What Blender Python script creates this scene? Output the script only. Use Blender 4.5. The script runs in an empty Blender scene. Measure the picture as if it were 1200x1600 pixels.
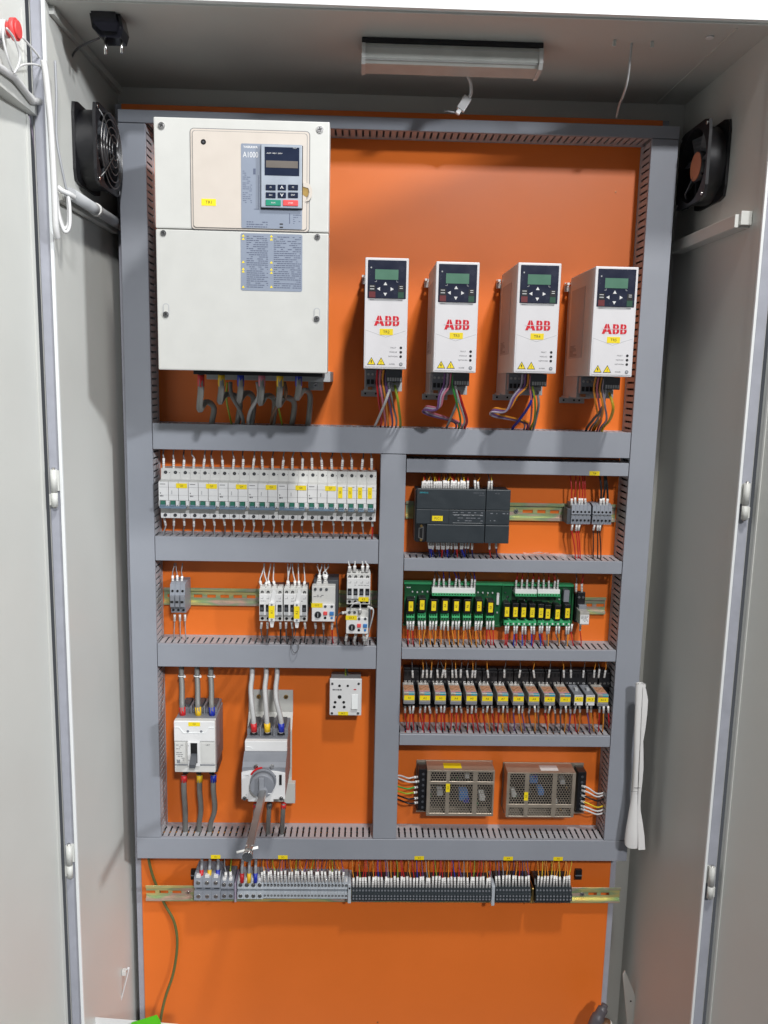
import bpy, bmesh, math, random
from mathutils import Vector, Matrix

random.seed(7)
SC = bpy.context.scene
COL = SC.collection
ZO = 1400.0            # height of the camera above the floor, mm

# ------------------------------------------------------------------ camera
F, VN, VV, DC = 1300.0, (567, 592), (420, 9000), 1600.0
_n = Vector((VN[0]-600, 800-VN[1], F)).normalized()
_dn = Vector((VV[0]-600, 800-VV[1], F)); _dn = (_dn-_n*_dn.dot(_n)).normalized()
_up = -_dn
_r = _up.cross(_n)
cam_d = bpy.data.cameras.new('camera'); cam = bpy.data.objects.new('camera', cam_d); COL.objects.link(cam)
cam_d.sensor_fit = 'VERTICAL'; cam_d.sensor_height = 36; cam_d.lens = 36*F/1600
cam_d.clip_end = 200; cam_d.clip_start = .01
rot = Matrix(((_r.x, _r.y, -_r.z), (_n.x, _n.y, -_n.z), (_up.x, _up.y, -_up.z)))
cam.matrix_world = Matrix.Translation((0, -DC/1000, ZO/1000)) @ rot.to_4x4()
SC.camera = cam

# ------------------------------------------------------------------ light
w = bpy.data.worlds.new('World'); SC.world = w; w.use_nodes = True
bgn = w.node_tree.nodes['Background']; bgn.inputs[0].default_value = (.84, .90, 1, 1); bgn.inputs[1].default_value = .088
def area(name, x, d, z, sx, sy, power, col, target):
    l = bpy.data.lights.new(name, 'AREA'); l.shape = 'RECTANGLE'; l.size = sx; l.size_y = sy
    l.energy = power; l.color = col
    o = bpy.data.objects.new(name, l); COL.objects.link(o)
    o.location = (x/1000, -d/1000, (z+ZO)/1000)
    t = Vector((target[0]/1000, -target[1]/1000, (target[2]+ZO)/1000))
    o.rotation_euler = (t-o.location).to_track_quat('-Z', 'Y').to_euler()
area('ceiling_lamp_near', 520, 1600, 2000, .20, .20, 44, (1, .985, .95), (0, 0, -200))
area('ceiling_lamp_far', 1250, 6000, 3200, .40, .25, 225, (.98, .985, 1), (0, 0, -200))
area('ceiling_lamp_side', 3300, 2700, 1300, .42, .26, 130, (.94, .97, 1), (-300, 300, -200))
SC.view_settings.view_transform = 'Standard'
try: SC.view_settings.look = 'None'
except Exception: pass
SC.view_settings.exposure = 0; SC.view_settings.gamma = 1; SC.view_settings.use_curve_mapping = False
SC.cycles.max_bounces = 8
SC.cycles.use_denoising = True

# ------------------------------------------------------------------ measuring (photo pixel -> real position at a given depth)
def W(px, py, d):
    v = Vector((px-600, 800-py, F)); k = (DC-d)/v.dot(_n)
    return v.dot(_r)*k, v.dot(_up)*k
def WX(px, py, X):
    v = Vector((px-600, 800-py, F)); k = X/v.dot(_r)
    return DC-v.dot(_n)*k, v.dot(_up)*k
def R(x0, y0, x1, y1, d):
    xm, ym = (x0+x1)/2, (y0+y1)/2
    return W(x0, ym, d)[0], W(x1, ym, d)[0], W(xm, y1, d)[1], W(xm, y0, d)[1]   # x0,x1,z0,z1

# ------------------------------------------------------------------ materials
MATS = {}
def mat(name, col, rough=.5, metal=0, var=.08, scale=30, bump=0, bscale=300, alpha=1, trans=0, spec=.5, emit=0, rnd=.04, coat=0):
    m = bpy.data.materials.new(name); m.use_nodes = True; nt = m.node_tree; N = nt.nodes; L = nt.links
    b = N['Principled BSDF']
    tc = N.new('ShaderNodeTexCoord'); nz = N.new('ShaderNodeTexNoise'); nz.inputs['Scale'].default_value = scale; nz.inputs['Detail'].default_value = 5
    nz.inputs['Roughness'].default_value = .6
    L.new(tc.outputs['Object'], nz.inputs['Vector'])
    oi = N.new('ShaderNodeObjectInfo')
    mr = N.new('ShaderNodeMapRange'); mr.inputs['From Min'].default_value = .3; mr.inputs['From Max'].default_value = .7
    mr.inputs['To Min'].default_value = 1-var; mr.inputs['To Max'].default_value = 1+var
    L.new(nz.outputs['Fac'], mr.inputs['Value'])
    m2 = N.new('ShaderNodeMapRange'); m2.inputs['To Min'].default_value = 1-rnd; m2.inputs['To Max'].default_value = 1+rnd
    L.new(oi.outputs['Random'], m2.inputs['Value'])
    mu = N.new('ShaderNodeMath'); mu.operation = 'MULTIPLY'; L.new(mr.outputs[0], mu.inputs[0]); L.new(m2.outputs[0], mu.inputs[1])
    hv = N.new('ShaderNodeHueSaturation'); hv.inputs['Color'].default_value = (*col, 1); L.new(mu.outputs[0], hv.inputs['Value'])
    L.new(hv.outputs[0], b.inputs['Base Color'])
    rr = N.new('ShaderNodeMapRange'); rr.inputs['From Min'].default_value = .3; rr.inputs['From Max'].default_value = .7
    rr.inputs['To Min'].default_value = max(0, rough-.07); rr.inputs['To Max'].default_value = min(1, rough+.07)
    L.new(nz.outputs['Fac'], rr.inputs['Value']); L.new(rr.outputs[0], b.inputs['Roughness'])
    b.inputs['Metallic'].default_value = metal; b.inputs['Specular IOR Level'].default_value = spec
    b.inputs['Alpha'].default_value = alpha; b.inputs['Transmission Weight'].default_value = trans
    b.inputs['Coat Weight'].default_value = coat
    if bump:
        n2 = N.new('ShaderNodeTexNoise'); n2.inputs['Scale'].default_value = bscale; n2.inputs['Detail'].default_value = 3
        L.new(tc.outputs['Object'], n2.inputs['Vector'])
        bp = N.new('ShaderNodeBump'); bp.inputs['Strength'].default_value = bump; bp.inputs['Distance'].default_value = .0006
        L.new(n2.outputs['Fac'], bp.inputs['Height']); L.new(bp.outputs[0], b.inputs['Normal'])
    MATS[name] = m
    return m
mat('orange', (.80, .178, .024), .36, var=.05, scale=3, bump=.25, bscale=900, spec=.45)
mat('duct', (.29, .307, .348), .42, var=.04, scale=6, bump=.05, bscale=500)
mat('duct_slot', (.40, .405, .43), .5, var=.05)
mat('paint', (.60, .605, .575), .40, var=.03, scale=4, bump=.3, bscale=1100)
mat('bright_white', (.80, .82, .82), .35, var=.02, scale=4, bump=.2, bscale=1000)
mat('gasket', (.36, .37, .42), .6)
mat('cream', (.55, .55, .525), .38, var=.02, bump=.1, bscale=900)
mat('beige', (.60, .54, .48), .4, var=.02)
mat('drive_label', (.235, .27, .34), .45, var=.02)
mat('drive_print', (.09, .11, .17), .6)
mat('keypad', (.33, .37, .43), .4)
mat('white', (.74, .74, .74), .38, var=.03)
mat('abb_white', (.70, .69, .71), .4, var=.02)
mat('offwhite', (.62, .62, .60), .42, var=.04)
mat('ltgrey', (.42, .43, .44), .45)
mat('grey', (.20, .21, .235), .45)
mat('termgrey', (.255, .275, .315), .45, var=.06)
mat('termpale', (.46, .50, .545), .45, var=.06)
mat('dkgrey', (.065, .07, .08), .45)
mat('plc', (.030, .038, .045), .42, var=.08)
mat('black', (.008, .008, .010), .4)
mat('blk_gloss', (.010, .010, .014), .16)
mat('hole', (.004, .004, .005), .9)
mat('pcb', (.012, .10, .035), .35)
mat('conn', (.05, .38, .15), .4)
mat('screen', (.11, .23, .165), .15)
mat('lcd_off', (.16, .14, .125), .2)
mat('screen_frame', (.018, .025, .05), .12)
mat('panelblue', (.018, .022, .045), .25)
mat('yellow', (.88, .68, .01), .5, var=.03)
mat('yellow_tape', (.80, .50, .01), .45)
mat('ink', (.02, .02, .02), .6)
mat('ink_soft', (.16, .16, .17), .6)
mat('logo', (.62, .01, .025), .4)
mat('maroon', (.14, .02, .025), .4)
mat('dkgreen', (.015, .07, .04), .4)
mat('red', (.55, .015, .02), .4)
mat('red_btn', (.75, .08, .08), .4)
mat('green_btn', (.01, .25, .15), .4)
mat('green_tog', (.03, .16, .11), .4)
mat('blue_tog', (.15, .215, .29), .35)
mat('blue', (.01, .03, .38), .4)
mat('ltblue', (.05, .20, .50), .4)
mat('teal', (.04, .30, .36), .4)
mat('steel', (.55, .54, .52), .32, metal=1, var=.1)
mat('screwm', (.72, .71, .70), .25, metal=1)
mat('brass', (.75, .50, .18), .3, metal=1)
mat('galv', (.46, .395, .32), .38, metal=.6, var=.12, scale=25)
mat('galv_edge', (.60, .54, .45), .35, metal=.7, var=.1)
mat('sleeve', (.84, .83, .81), .5, rnd=.10)
mat('sleeve_ink', (.30, .29, .29), .6)
mat('paper', (.78, .77, .76), .8, var=.03, scale=12, bump=.2, bscale=60)
mat('clearcase', (.40, .38, .35), .22, var=.15, scale=90)
mat('relay_orange', (.50, .25, .14), .3, var=.35, scale=200)
mat('lampcover', (.52, .53, .50), .35)
mat('plastic_bag', (.8, .8, .82), .15, alpha=.35)
mat('label_green', (.10, .55, .01), .5)
mat('guard', (.30, .30, .30), .45, metal=1)
mat('fan_hub', (.62, .22, .11), .5)
mat('copper', (.50, .20, .09), .35, metal=.8)
WC = {}
for nm, c in dict(w_grey=(.30, .31, .33), w_dgrey=(.10, .10, .11), w_white=(.62, .62, .62), w_orange=(.78, .30, .03), w_red=(.55, .012, .02), w_blue=(.012, .035, .42),
                  w_black=(.010, .010, .012), w_yellow=(.72, .50, .03), w_violet=(.17, .07, .23), w_pink=(.60, .18, .25), w_green=(.05, .34, .06),
                  w_dull=(.46, .46, .46), w_mgrey=(.19, .19, .18), w_olive=(.12, .14, .045), w_gy=(.30, .40, .03), w_navy=(.02, .02, .12), w_hose=(.10, .09, .10), w_brown=(.16, .08, .04), w_lilac=(.42, .36, .46)).items():
    mat(nm, c, .42, var=.05)
# zinc plated, yellow passivated rail: uneven iridescent tint
def rail_mat():
    m = mat('rail', (.6, .5, .3), .36, metal=.5)
    nt = m.node_tree; N = nt.nodes; L = nt.links; b = N['Principled BSDF']
    tc = [n for n in N if n.type == 'TEX_COORD'][0]
    mp = N.new('ShaderNodeMapping'); mp.inputs['Scale'].default_value = (9, 9, 60)
    nz = N.new('ShaderNodeTexNoise'); nz.inputs['Scale'].default_value = 1; nz.inputs['Detail'].default_value = 2
    cr = N.new('ShaderNodeValToRGB'); e = cr.color_ramp.elements
    e[0].position = .32; e[0].color = (.70, .50, .20, 1); e[1].position = .68; e[1].color = (.38, .44, .30, 1)
    for p, c in ((.44, (.66, .62, .26, 1)), (.52, (.36, .50, .28, 1)), (.60, (.66, .46, .40, 1))):
        q = e.new(p); q.color = c
    L.new(tc.outputs['Object'], mp.inputs[0]); L.new(mp.outputs[0], nz.inputs['Vector']); L.new(nz.outputs['Fac'], cr.inputs[0])
    L.new(cr.outputs[0], b.inputs['Base Color'])
rail_mat()

# ------------------------------------------------------------------ mesh builder (local mm: x right, z up, d out of the plate)
_txt = {}
def text_mesh(s, bold):
    k = (s, bold)
    if k not in _txt:
        c = bpy.data.curves.new('t', 'FONT'); c.body = s; c.size = 1; c.align_x = 'CENTER'; c.align_y = 'CENTER'; c.offset = bold; c.resolution_u = 3
        o = bpy.data.objects.new('t', c); COL.objects.link(o)
        dg = bpy.context.evaluated_depsgraph_get(); dg.update()
        me = bpy.data.meshes.new_from_object(o.evaluated_get(dg))
        vs = [v.co.copy() for v in me.vertices]; fs = [tuple(p.vertices) for p in me.polygons]
        if vs:
            cx = (min(v.x for v in vs)+max(v.x for v in vs))/2; cy = (min(v.y for v in vs)+max(v.y for v in vs))/2
            hh = max(v.y for v in vs)-min(v.y for v in vs); ww = max(v.x for v in vs)-min(v.x for v in vs)
        else: cx = cy = 0; hh = ww = 1
        vs = [((v.x-cx), (v.y-cy)) for v in vs]
        bpy.data.objects.remove(o); bpy.data.curves.remove(c); bpy.data.meshes.remove(me)
        _txt[k] = (vs, fs, ww, hh)
    return _txt[k]
def circ(r, n=16, cx=0, cy=0, a0=0): return [(cx+r*math.cos(a0+2*math.pi*i/n), cy+r*math.sin(a0+2*math.pi*i/n)) for i in range(n)]
def rrect(x0, x1, z0, z1, r, n=4):
    p = []
    for cx, cz, a in ((x1-r, z1-r, 0), (x0+r, z1-r, 90), (x0+r, z0+r, 180), (x1-r, z0+r, 270)):
        for i in range(n+1):
            t = math.radians(a+90*i/n); p.append((cx+r*math.cos(t), cz+r*math.sin(t)))
    return p
class MB:
    def __init__(s): s.v = []; s.f = []; s.m = []; s.s = []
    def add(s, vs, fs, m, smooth=False):
        o = len(s.v); s.v += [tuple(v) for v in vs]
        for f in fs: s.f.append(tuple(i+o for i in f)); s.m.append(m); s.s.append(smooth)
        return s
    def box(s, x0, x1, z0, z1, d0, d1, m='white', bev=0):
        if x0 > x1: x0, x1 = x1, x0
        if z0 > z1: z0, z1 = z1, z0
        if d0 > d1: d0, d1 = d1, d0
        b = min(bev, (x1-x0)/2.2, (z1-z0)/2.2, (d1-d0)/2.2)
        if b <= 0:
            vs = [(x, z, d) for x in (x0, x1) for z in (z0, z1) for d in (d0, d1)]
            return s.add(vs, [(0, 1, 3, 2), (4, 6, 7, 5), (0, 4, 5, 1), (2, 3, 7, 6), (0, 2, 6, 4), (1, 5, 7, 3)], m)
        bm = bmesh.new(); bmesh.ops.create_cube(bm, size=1)
        for v in bm.verts: v.co = ((x0+x1)/2+v.co.x*(x1-x0), (z0+z1)/2+v.co.y*(z1-z0), (d0+d1)/2+v.co.z*(d1-d0))
        bmesh.ops.bevel(bm, geom=bm.edges[:], offset=b, segments=1 if b < 1 else 2, affect='EDGES', profile=.6)
        bm.verts.index_update()
        s.add([tuple(v.co) for v in bm.verts], [tuple(v.index for v in f.verts) for f in bm.faces], m); bm.free()
        return s
    def prism(s, poly, a, b, axis='d', m='white', smooth=False):
        n = len(poly)
        def P(u, v, t): return {'d': (u, v, t), 'x': (t, u, v), 'z': (u, t, v)}[axis]
        vs = [P(u, v, a) for u, v in poly]+[P(u, v, b) for u, v in poly]
        s.add(vs, [tuple(range(n)), tuple(range(n, 2*n))], m)
        o = len(s.v)-2*n
        for i in range(n):
            j = (i+1) % n; s.f.append((o+i, o+j, o+n+j, o+n+i)); s.m.append(m); s.s.append(smooth)
        return s
    def cyl(s, x, z, d0, d1, r, m='white', n=16): return s.prism(circ(r, n, x, z), d0, d1, 'd', m, True)
    def quad(s, pts, m): return s.add(pts, [tuple(range(len(pts)))], m)
    def flat(s, x0, x1, z0, z1, d, m): return s.box(x0, x1, z0, z1, d-.25, d, m)
    def tube(s, pts, r, m='white', seg=7, cap=True):
        pts = [Vector(p) for p in pts]; n = len(pts); t0 = (pts[1]-pts[0]).normalized()
        u = t0.orthogonal().normalized(); vs = []
        for i, p in enumerate(pts):
            t = (pts[min(i+1, n-1)]-pts[max(i-1, 0)]).normalized()
            u = (u-t*u.dot(t)).normalized(); q = t.cross(u)
            rr = r[i] if isinstance(r, (list, tuple)) else r
            for k in range(seg):
                a = 2*math.pi*k/seg; vs.append(p+u*(rr*math.cos(a))+q*(rr*math.sin(a)))
        fs = [(i*seg+k, i*seg+(k+1) % seg, (i+1)*seg+(k+1) % seg, (i+1)*seg+k) for i in range(n-1) for k in range(seg)]
        if cap: fs += [tuple(range(seg)), tuple((n-1)*seg+k for k in range(seg))]
        return s.add(vs, fs, m, True)
    def text(s, t, x, z, d, h, m='ink', rot=0, bold=0, w=None):
        vs, fs, ww, hh = text_mesh(t, bold); k = h/hh; kx = k if w is None else w/ww
        c, sn = math.cos(math.radians(rot)), math.sin(math.radians(rot))
        return s.add([(x+(a*kx*c-b*k*sn), z+(a*kx*sn+b*k*c), d) for a, b in vs], fs, m)
    def print_lines(s, x0, x1, z0, z1, d, rows, m, rng, fill=.75, hk=.45):
        st = (z1-z0)/rows
        for i in range(rows):
            z = z1-(i+.5)*st; x = x0
            while x < x1-1:
                wd = rng.uniform(1.5, 6)
                if x+wd > x1: wd = x1-x
                if rng.random() < fill: s.flat(x, x+wd, z-st*hk/2, z+st*hk/2, d, m)
                x += wd+rng.uniform(.5, 1.2)
        return s
    def screw(s, x, z, d, r, m='screwm', slot=True, a=None):
        s.prism(circ(r, 12, x, z), d-.6, d+r*.35, 'd', m, True)
        s.prism(circ(r*.7, 12, x, z), d+r*.35, d+r*.55, 'd', m, True)
        if slot:
            a = random.uniform(0, 3.1) if a is None else a
            for q in (a, a+math.pi/2):
                dx, dz = math.cos(q)*r*.6, math.sin(q)*r*.6; px, pz = -math.sin(q)*r*.12, math.cos(q)*r*.12
                dd = d+r*.58
                s.quad([(x-dx+px, z-dz+pz, dd), (x-dx-px, z-dz-pz, dd), (x+dx-px, z+dz-pz, dd), (x+dx+px, z+dz+pz, dd)], 'ink')
        return s
    def mesh(s, name):
        me = bpy.data.meshes.new(name)
        me.from_pydata([(x/1000, -d/1000, z/1000) for x, z, d in s.v], [], s.f)
        names = []
        for k in s.m:
            if k not in names: names.append(k)
        for k in names: me.materials.append(MATS[k])
        for p, k, q in zip(me.polygons, s.m, s.s): p.material_index = names.index(k); p.use_smooth = q
        bm = bmesh.new(); bm.from_mesh(me); bmesh.ops.recalc_face_normals(bm, faces=bm.faces); bm.to_mesh(me); bm.free()
        return me
def spline(pts, k=5):
    P = [Vector(p) for p in pts]; out = []
    for i in range(len(P)-1):
        a, b, c, e = P[max(i-1, 0)], P[i], P[i+1], P[min(i+2, len(P)-1)]
        for j in range(k):
            t = j/k; out.append(.5*((2*b)+(c-a)*t+(2*a-5*b+4*c-e)*t*t+(3*b-a-3*c+e)*t**3))
    return out+[P[-1]]

# ------------------------------------------------------------------ objects
MC = {}
def place(o, x, z, d): o.location = (x/1000, -d/1000, z/1000)
def tag(o, label, cat, group=None, kind=None):
    if label: o['label'] = label
    if cat: o['category'] = cat
    if group: o['group'] = group
    if kind: o['kind'] = kind
    return o
def getmesh(name, mb, key):
    if key is not None and key in MC: return MC[key]
    me = (mb() if callable(mb) else mb).mesh(name)
    if key is not None: MC[key] = me
    return me
class Thing:
    """Empty at (x,z,d) mm; parts are meshes in local mm"""
    def __init__(s, name, label, cat, x, z, d=0, group=None, rotz=0):
        s.o = bpy.data.objects.new(name, None); COL.objects.link(s.o); s.o.empty_display_size = .01
        place(s.o, x, z+ZO, d); s.o.rotation_euler[2] = rotz; tag(s.o, label, cat, group)
    def part(s, name, mb, key=None, parent=None, label=None, at=None, kind=None):
        o = bpy.data.objects.new(name, getmesh(name, mb, key)); COL.objects.link(o); o.parent = parent or s.o
        if at: place(o, *at)
        if label: o['label'] = label
        if kind: o['kind'] = kind
        return o
def single(name, mb, label, cat, x=0, z=0, d=0, group=None, key=None, kind=None):
    o = bpy.data.objects.new(name, getmesh(name, mb, key)); COL.objects.link(o); place(o, x, z+ZO, d)
    return tag(o, label, cat, group, kind)
ORD = 'first second third fourth fifth sixth seventh eighth ninth tenth eleventh twelfth thirteenth fourteenth fifteenth sixteenth seventeenth eighteenth nineteenth'.split()
TENS = {2: 'twenty', 3: 'thirty', 4: 'forty'}
def nth(i):      # 0-based
    n = i+1
    if n < 20: return ORD[n-1]
    t, u = divmod(n, 10)
    return (TENS[t][:-1]+'ieth') if u == 0 else TENS[t]+' '+ORD[u-1]

# ================================================================== CABINET
XL, XR, ZT, ZB, DF, DB = -465, 600, 525, -1640, 300, -60
cab = Thing('electrical_cabinet', 'tall pale grey steel control cabinet standing open around the orange panel', 'cabinet', (XL+XR)/2, ZB, 0)
ox, oz = (XL+XR)/2, ZB
def cb(*a, **k):
    a = list(a); a[0] -= ox; a[1] -= ox; a[2] -= oz; a[3] -= oz
    return a
def cpart(name, boxes, **k):
    m = MB()
    for b in boxes: m.box(*cb(*b[:7]), bev=b[7] if len(b) > 7 else 0)
    return cab.part(name, m, **k)
wl = cpart('side_wall', [(XL-18, XL, ZB, ZT, DB, DF-16, 'paint'), (XL-22, XL+1.2, ZB, ZT+3, DF-15.8, DF, 'paint', .6)])
wr = cpart('side_wall', [(XR, XR+18, ZB, ZT, DB, DF-16, 'paint'), (XR-1.2, XR+22, ZB, ZT+3, DF-15.8, DF, 'paint', .6)])
cpart('rear_panel', [(XL-18, XR+18, ZB, ZT, DB-4, DB-.2, 'paint')])
tp = cpart('top_panel', [(XL-18, XR+18, ZT+.2, ZT+4, DB-4, DF-4, 'paint'), (XR-56, XR-53.5, ZT-1.6, ZT+.1, DB, DF-18, 'paint'), (XL+.3, XL+8, ZT-12, ZT, DB+.3, DF-18, 'paint')])
cpart('front_lip', [(XL-22, XR+22, ZT+3.2, ZT+95, DF-12, DF+6, 'bright_white', 1)])  # lip whiter than the walls: blown-out light put into its colour
cpart('bottom_panel', [(XL-18, XR+18, ZB-4, ZB-.2, DB, DF, 'paint')])
# edge trim on both front frames
cpart('edge_trim', [(XL-19, XL-3, ZB, ZT, DF+.2, DF+3, 'gasket', .8), (XL-2.5, XL+2.4, ZB, ZT, DF+.2, DF+6, 'bright_white', 1)])
cpart('edge_trim', [(XR+4, XR+20, ZB, ZT, DF+.2, DF+3, 'gasket', .8), (XR-1.5, XR+3, ZB, ZT, DF+.2, DF+6, 'bright_white', 1)])
# doors: swung open past ninety degrees
def door(side, ang, wd, label):
    s = -1 if side == 'l' else 1
    hx = (XL-24) if side == 'l' else (XR+24)
    m = MB(); m.box(0, 20*s, 0, ZT-ZB, 0, wd, 'paint', 1.5)
    # folded return round the inside of the door
    m.box(-1.6*s, 0-.1*s, 20, ZT-ZB-20, 9, 13, 'paint')
    o = cab.part('door', m, label=label, at=(hx-ox, 0, DF+6))
    o.rotation_euler[2] = math.radians(ang)*s*-1
    return o
dl = door('l', -6, 560, 'left cabinet door swung wide open')
dr = door('r', -16, 540, 'right cabinet door swung wide open')
def hinge(parent, x, z, s):
    m = MB(); m.cyl(0, 0, 0, 0, 1)
    m = MB(); m.prism(circ(5, 14), -22, 0, 'z', 'paint', True); m.prism(circ(5, 14), 1.5, 36, 'z', 'paint', True)
    m.prism(circ(2.6, 10), -24, 39, 'z', 'steel', True)
    m.prism([(0, -5), (10*s, -9), (10*s, -13), (-2*s, -7)], 2, 34, 'z', 'paint'); m.box(-8*s, -3*s, -20, -2, -9, 1, 'paint', 1)
    cab.part('hinge', m, parent=parent, at=(x-ox, z-oz, DF+12))
for y, s in ((770, 1), (1352, 1)): hinge(wl, XL-9, W(96, y, DF+12)[1], 1)
for y, s in ((790, -1), (1385, -1)): hinge(wr, XR+9, W(1150, y, DF+12)[1], -1)

# ceiling details
single('roof_hole_spot', MB().prism(circ(6, 16), -2.5, 0, 'z', 'white', True), 'small white disc standing in for light through a hole in the ceiling above the right fan', 'cap', *(lambda k: (k[0], ZT, 250))(W(1105, 108, 250)))  # solid disc; its white stands in for light coming through a roof hole
def stud(px, py, lab):
    x, z = W(px, py, 225)
    single('ceiling_stud', MB().box(-2.5, 2.5, -9, 0, -2, 2, 'paint', .5), lab, 'stud', x, ZT, 225)
stud(958, 98, 'small grey stud under the ceiling left of the hanging thin cable'); stud(1017, 96, 'small grey stud under the ceiling right of the hanging thin cable')

# ================================================================== MOUNTING PLATE
px0, px1 = -442, 540
pz1 = W(600, 174.5, 0)[1]; pz0 = ZB+20
mp = MB()
mp.box(px0, px1, pz0, pz1, -6, 0, 'orange', 1.2)
pl = Thing('mounting_plate', 'orange painted steel mounting plate filling the back of the cabinet', 'mounting plate', 0, pz0, 0)
m = MB(); m.box(px0, px1, 0, pz1-pz0, -3, 0, 'orange', .8); pl.part('plate', m)
m = MB(); m.box(px0-12, px0-.2, 0, pz1-pz0, -26, -2, 'gasket', 1); m.box(px1+.2, px1+12, 0, pz1-pz0, -26, -2, 'gasket', 1); m.box(px0, px1, pz1-pz0-2, pz1-pz0, -26, -3.1, 'orange'); pl.part('folded_edge', m)
m = MB()
for (a, b) in ((590, 1597), (962, 300)):
    x, z = W(a, b, 0); m.screw(x, z-pz0, 0, 2, 'copper')
pl.part('screw', m)

# ================================================================== CABLE DUCTS
DD = 60
def duct(x0, x1, z0, z1, label, vert=False, depth=DD, sticker=None, bundle=False):
    t = Thing('cable_duct', label, 'cable duct', (x0+x1)/2, z0, 0, 'slotted grey cable ducts')
    cx = (x0+x1)/2; X0, X1, H = x0-cx, x1-cx, z1-z0
    m = MB(); m.box(X0, X1, 0, H, .5, 2.5, 'duct_slot')
    L0, L1 = (0, H) if vert else (X0, X1)
    def wall(c0, c1):
        def P(poly):
            # poly in (along, d)
            if vert: m.prism([(a, b) for a, b in poly], c0, c1, 'x', 'duct_slot')
            else: m.prism(poly, c0, c1, 'z', 'duct_slot')
        P([(L0, 2.6), (L1, 2.6), (L1, 12), (L0, 12)])
        n = max(1, round((L1-L0)/12.2)); p = (L1-L0)/n
        for i in range(n):
            c = L0+(i+.5)*p; h = p/2-1.7
            P([(c-h, 12.1), (c-h, 18), (c-h+1.5, 20.5), (c-h, 23), (c-h, 32), (c-h+1.0, 34), (c-h, 36), (c-h, depth-9), (c+h, depth-9), (c+h, 36), (c+h-1.0, 34), (c+h, 32), (c+h, 23), (c+h-1.5, 20.5), (c+h, 18), (c+h, 12.1)])
        P([(L0, depth-8.9), (L1, depth-8.9), (L1, depth-3), (L0, depth-3)])
    if vert: wall(X0+.6, X0+2.2); wall(X1-2.2, X1-.6)
    else: wall(.6, 2.2); wall(H-2.2, H-.6)
    t.part('trough', m)
    c = MB(); c.box(X0, X1, 0, H, depth-2.4, depth, 'duct', .7)
    if vert: c.box(X0, X0+.5, 0.8, H-.8, depth-7, depth-2.5, 'duct'); c.box(X1-.5, X1, 0.8, H-.8, depth-7, depth-2.5, 'duct')
    else: c.box(X0+.8, X1-.8, 0, .5, depth-7, depth-2.5, 'duct'); c.box(X0+.8, X1-.8, H-.5, H, depth-7, depth-2.5, 'duct')
    cv = t.part('cover', c)
    if sticker:
        for (sx, txt) in sticker:
            q = MB(); q.flat(-9.5, 9.5, -4, 4, .4, 'yellow'); q.text(txt, 0, 0, .5, 3.6)
            t.part('sticker', q, parent=cv, at=(sx-cx, 4.6, depth), label='yellow sticker reading '+txt)
    if bundle:
        rng = random.Random(len(label)); q = MB()
        cols = ['w_black', 'w_black', 'w_navy', 'w_dgrey', 'w_dgrey', 'w_blue', 'w_brown', 'w_orange', 'w_gy', 'w_red', 'w_grey']
        for i in range(13):
            b = rng.uniform(5, H-5) if not vert else rng.uniform(X0+5, X1-5)
            dd = rng.uniform(6, depth-14); pts = []
            for k in range(9):
                a = L0+4+(L1-L0-8)*k/8
                bb = b+rng.uniform(-5, 5); bb = min(max(bb, (5 if not vert else X0+5)), (H-5 if not vert else X1-5))
                pts.append((bb, a, dd+rng.uniform(-3, 3)) if vert else (a, bb, dd+rng.uniform(-3, 3)))
            q.tube(spline(pts, 3), rng.uniform(1.1, 2.2), rng.choice(cols), 5)
        single('wire_bundle', q, 'loose bundle of coloured wires lying inside the '+label.replace('grey slotted ', ''), 'wires', cx, z0, 0, kind='stuff')
    return t
def avg(*v): return sum(v)/len(v)
zt1 = W(600, 183, DD)[1]; zt0 = W(600, 203, DD)[1]
zup1 = avg(W(241, 663, DD)[1], W(985, 674, DD)[1]); zup0 = avg(W(241, 706, DD)[1], W(985, 712, DD)[1])
zbo1 = avg(W(215, 1312, DD)[1], W(980, 1311, DD)[1]); zbo0 = avg(W(215, 1345, DD)[1], W(980, 1342, DD)[1])
LVx = (-432, -385); RVx = (502, 550); CVx = (36, 83)
duct(-432, 551, zt0, zt1, 'grey slotted duct running along the very top of the orange plate', bundle=False)
duct(LVx[0], LVx[1], zbo1+1.2, zt0-1.2, 'long grey slotted duct running down the left edge', vert=True, bundle=True)
duct(RVx[0], RVx[1], zbo1+1.2, zt0-1.2, 'long grey slotted duct running down the right edge', vert=True, bundle=True)
duct(LVx[1]+1.2, RVx[0]-1.2, zup0, zup1, 'wide grey slotted duct crossing below the drives', bundle=True)
def lab_x(px): return W(px, 1341, DD)[0]
duct(-433, 551, zbo0, zbo1, 'grey slotted duct crossing just above the bottom terminal row', sticker=[(lab_x(337), 'X1'), (lab_x(442), 'X2'), (lab_x(655), 'X3'), (lab_x(794), 'X4'), (lab_x(872), 'X5')], bundle=True)
duct(CVx[0], CVx[1], zbo1+1.2, zup0-1.2, 'shorter grey slotted duct standing in the middle between breakers and controller', vert=True, bundle=True)
za = (avg(W(245, 877, DD)[1], W(592, 880, DD)[1]), avg(W(245, 840, DD)[1], W(592, 842, DD)[1]))
zb = (W(420, 1043.5, DD)[1], W(420, 1008, DD)[1])
duct(LVx[1]+1.2, CVx[0]-1.2, *za, 'grey slotted duct under the row of miniature breakers', bundle=True)
duct(LVx[1]+1.2, CVx[0]-1.2, *zb, 'grey slotted duct under the contactors', bundle=True)
zr0 = (W(800, 741, DD)[1], W(800, 720.5, DD)[1]); zr1 = (W(800, 894.5, DD)[1], W(800, 875, DD)[1])
zr2 = (W(800, 1032, DD)[1], W(800, 1014.5, DD)[1]); zr3 = (W(800, 1166, DD)[1], W(800, 1149, DD)[1])
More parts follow.
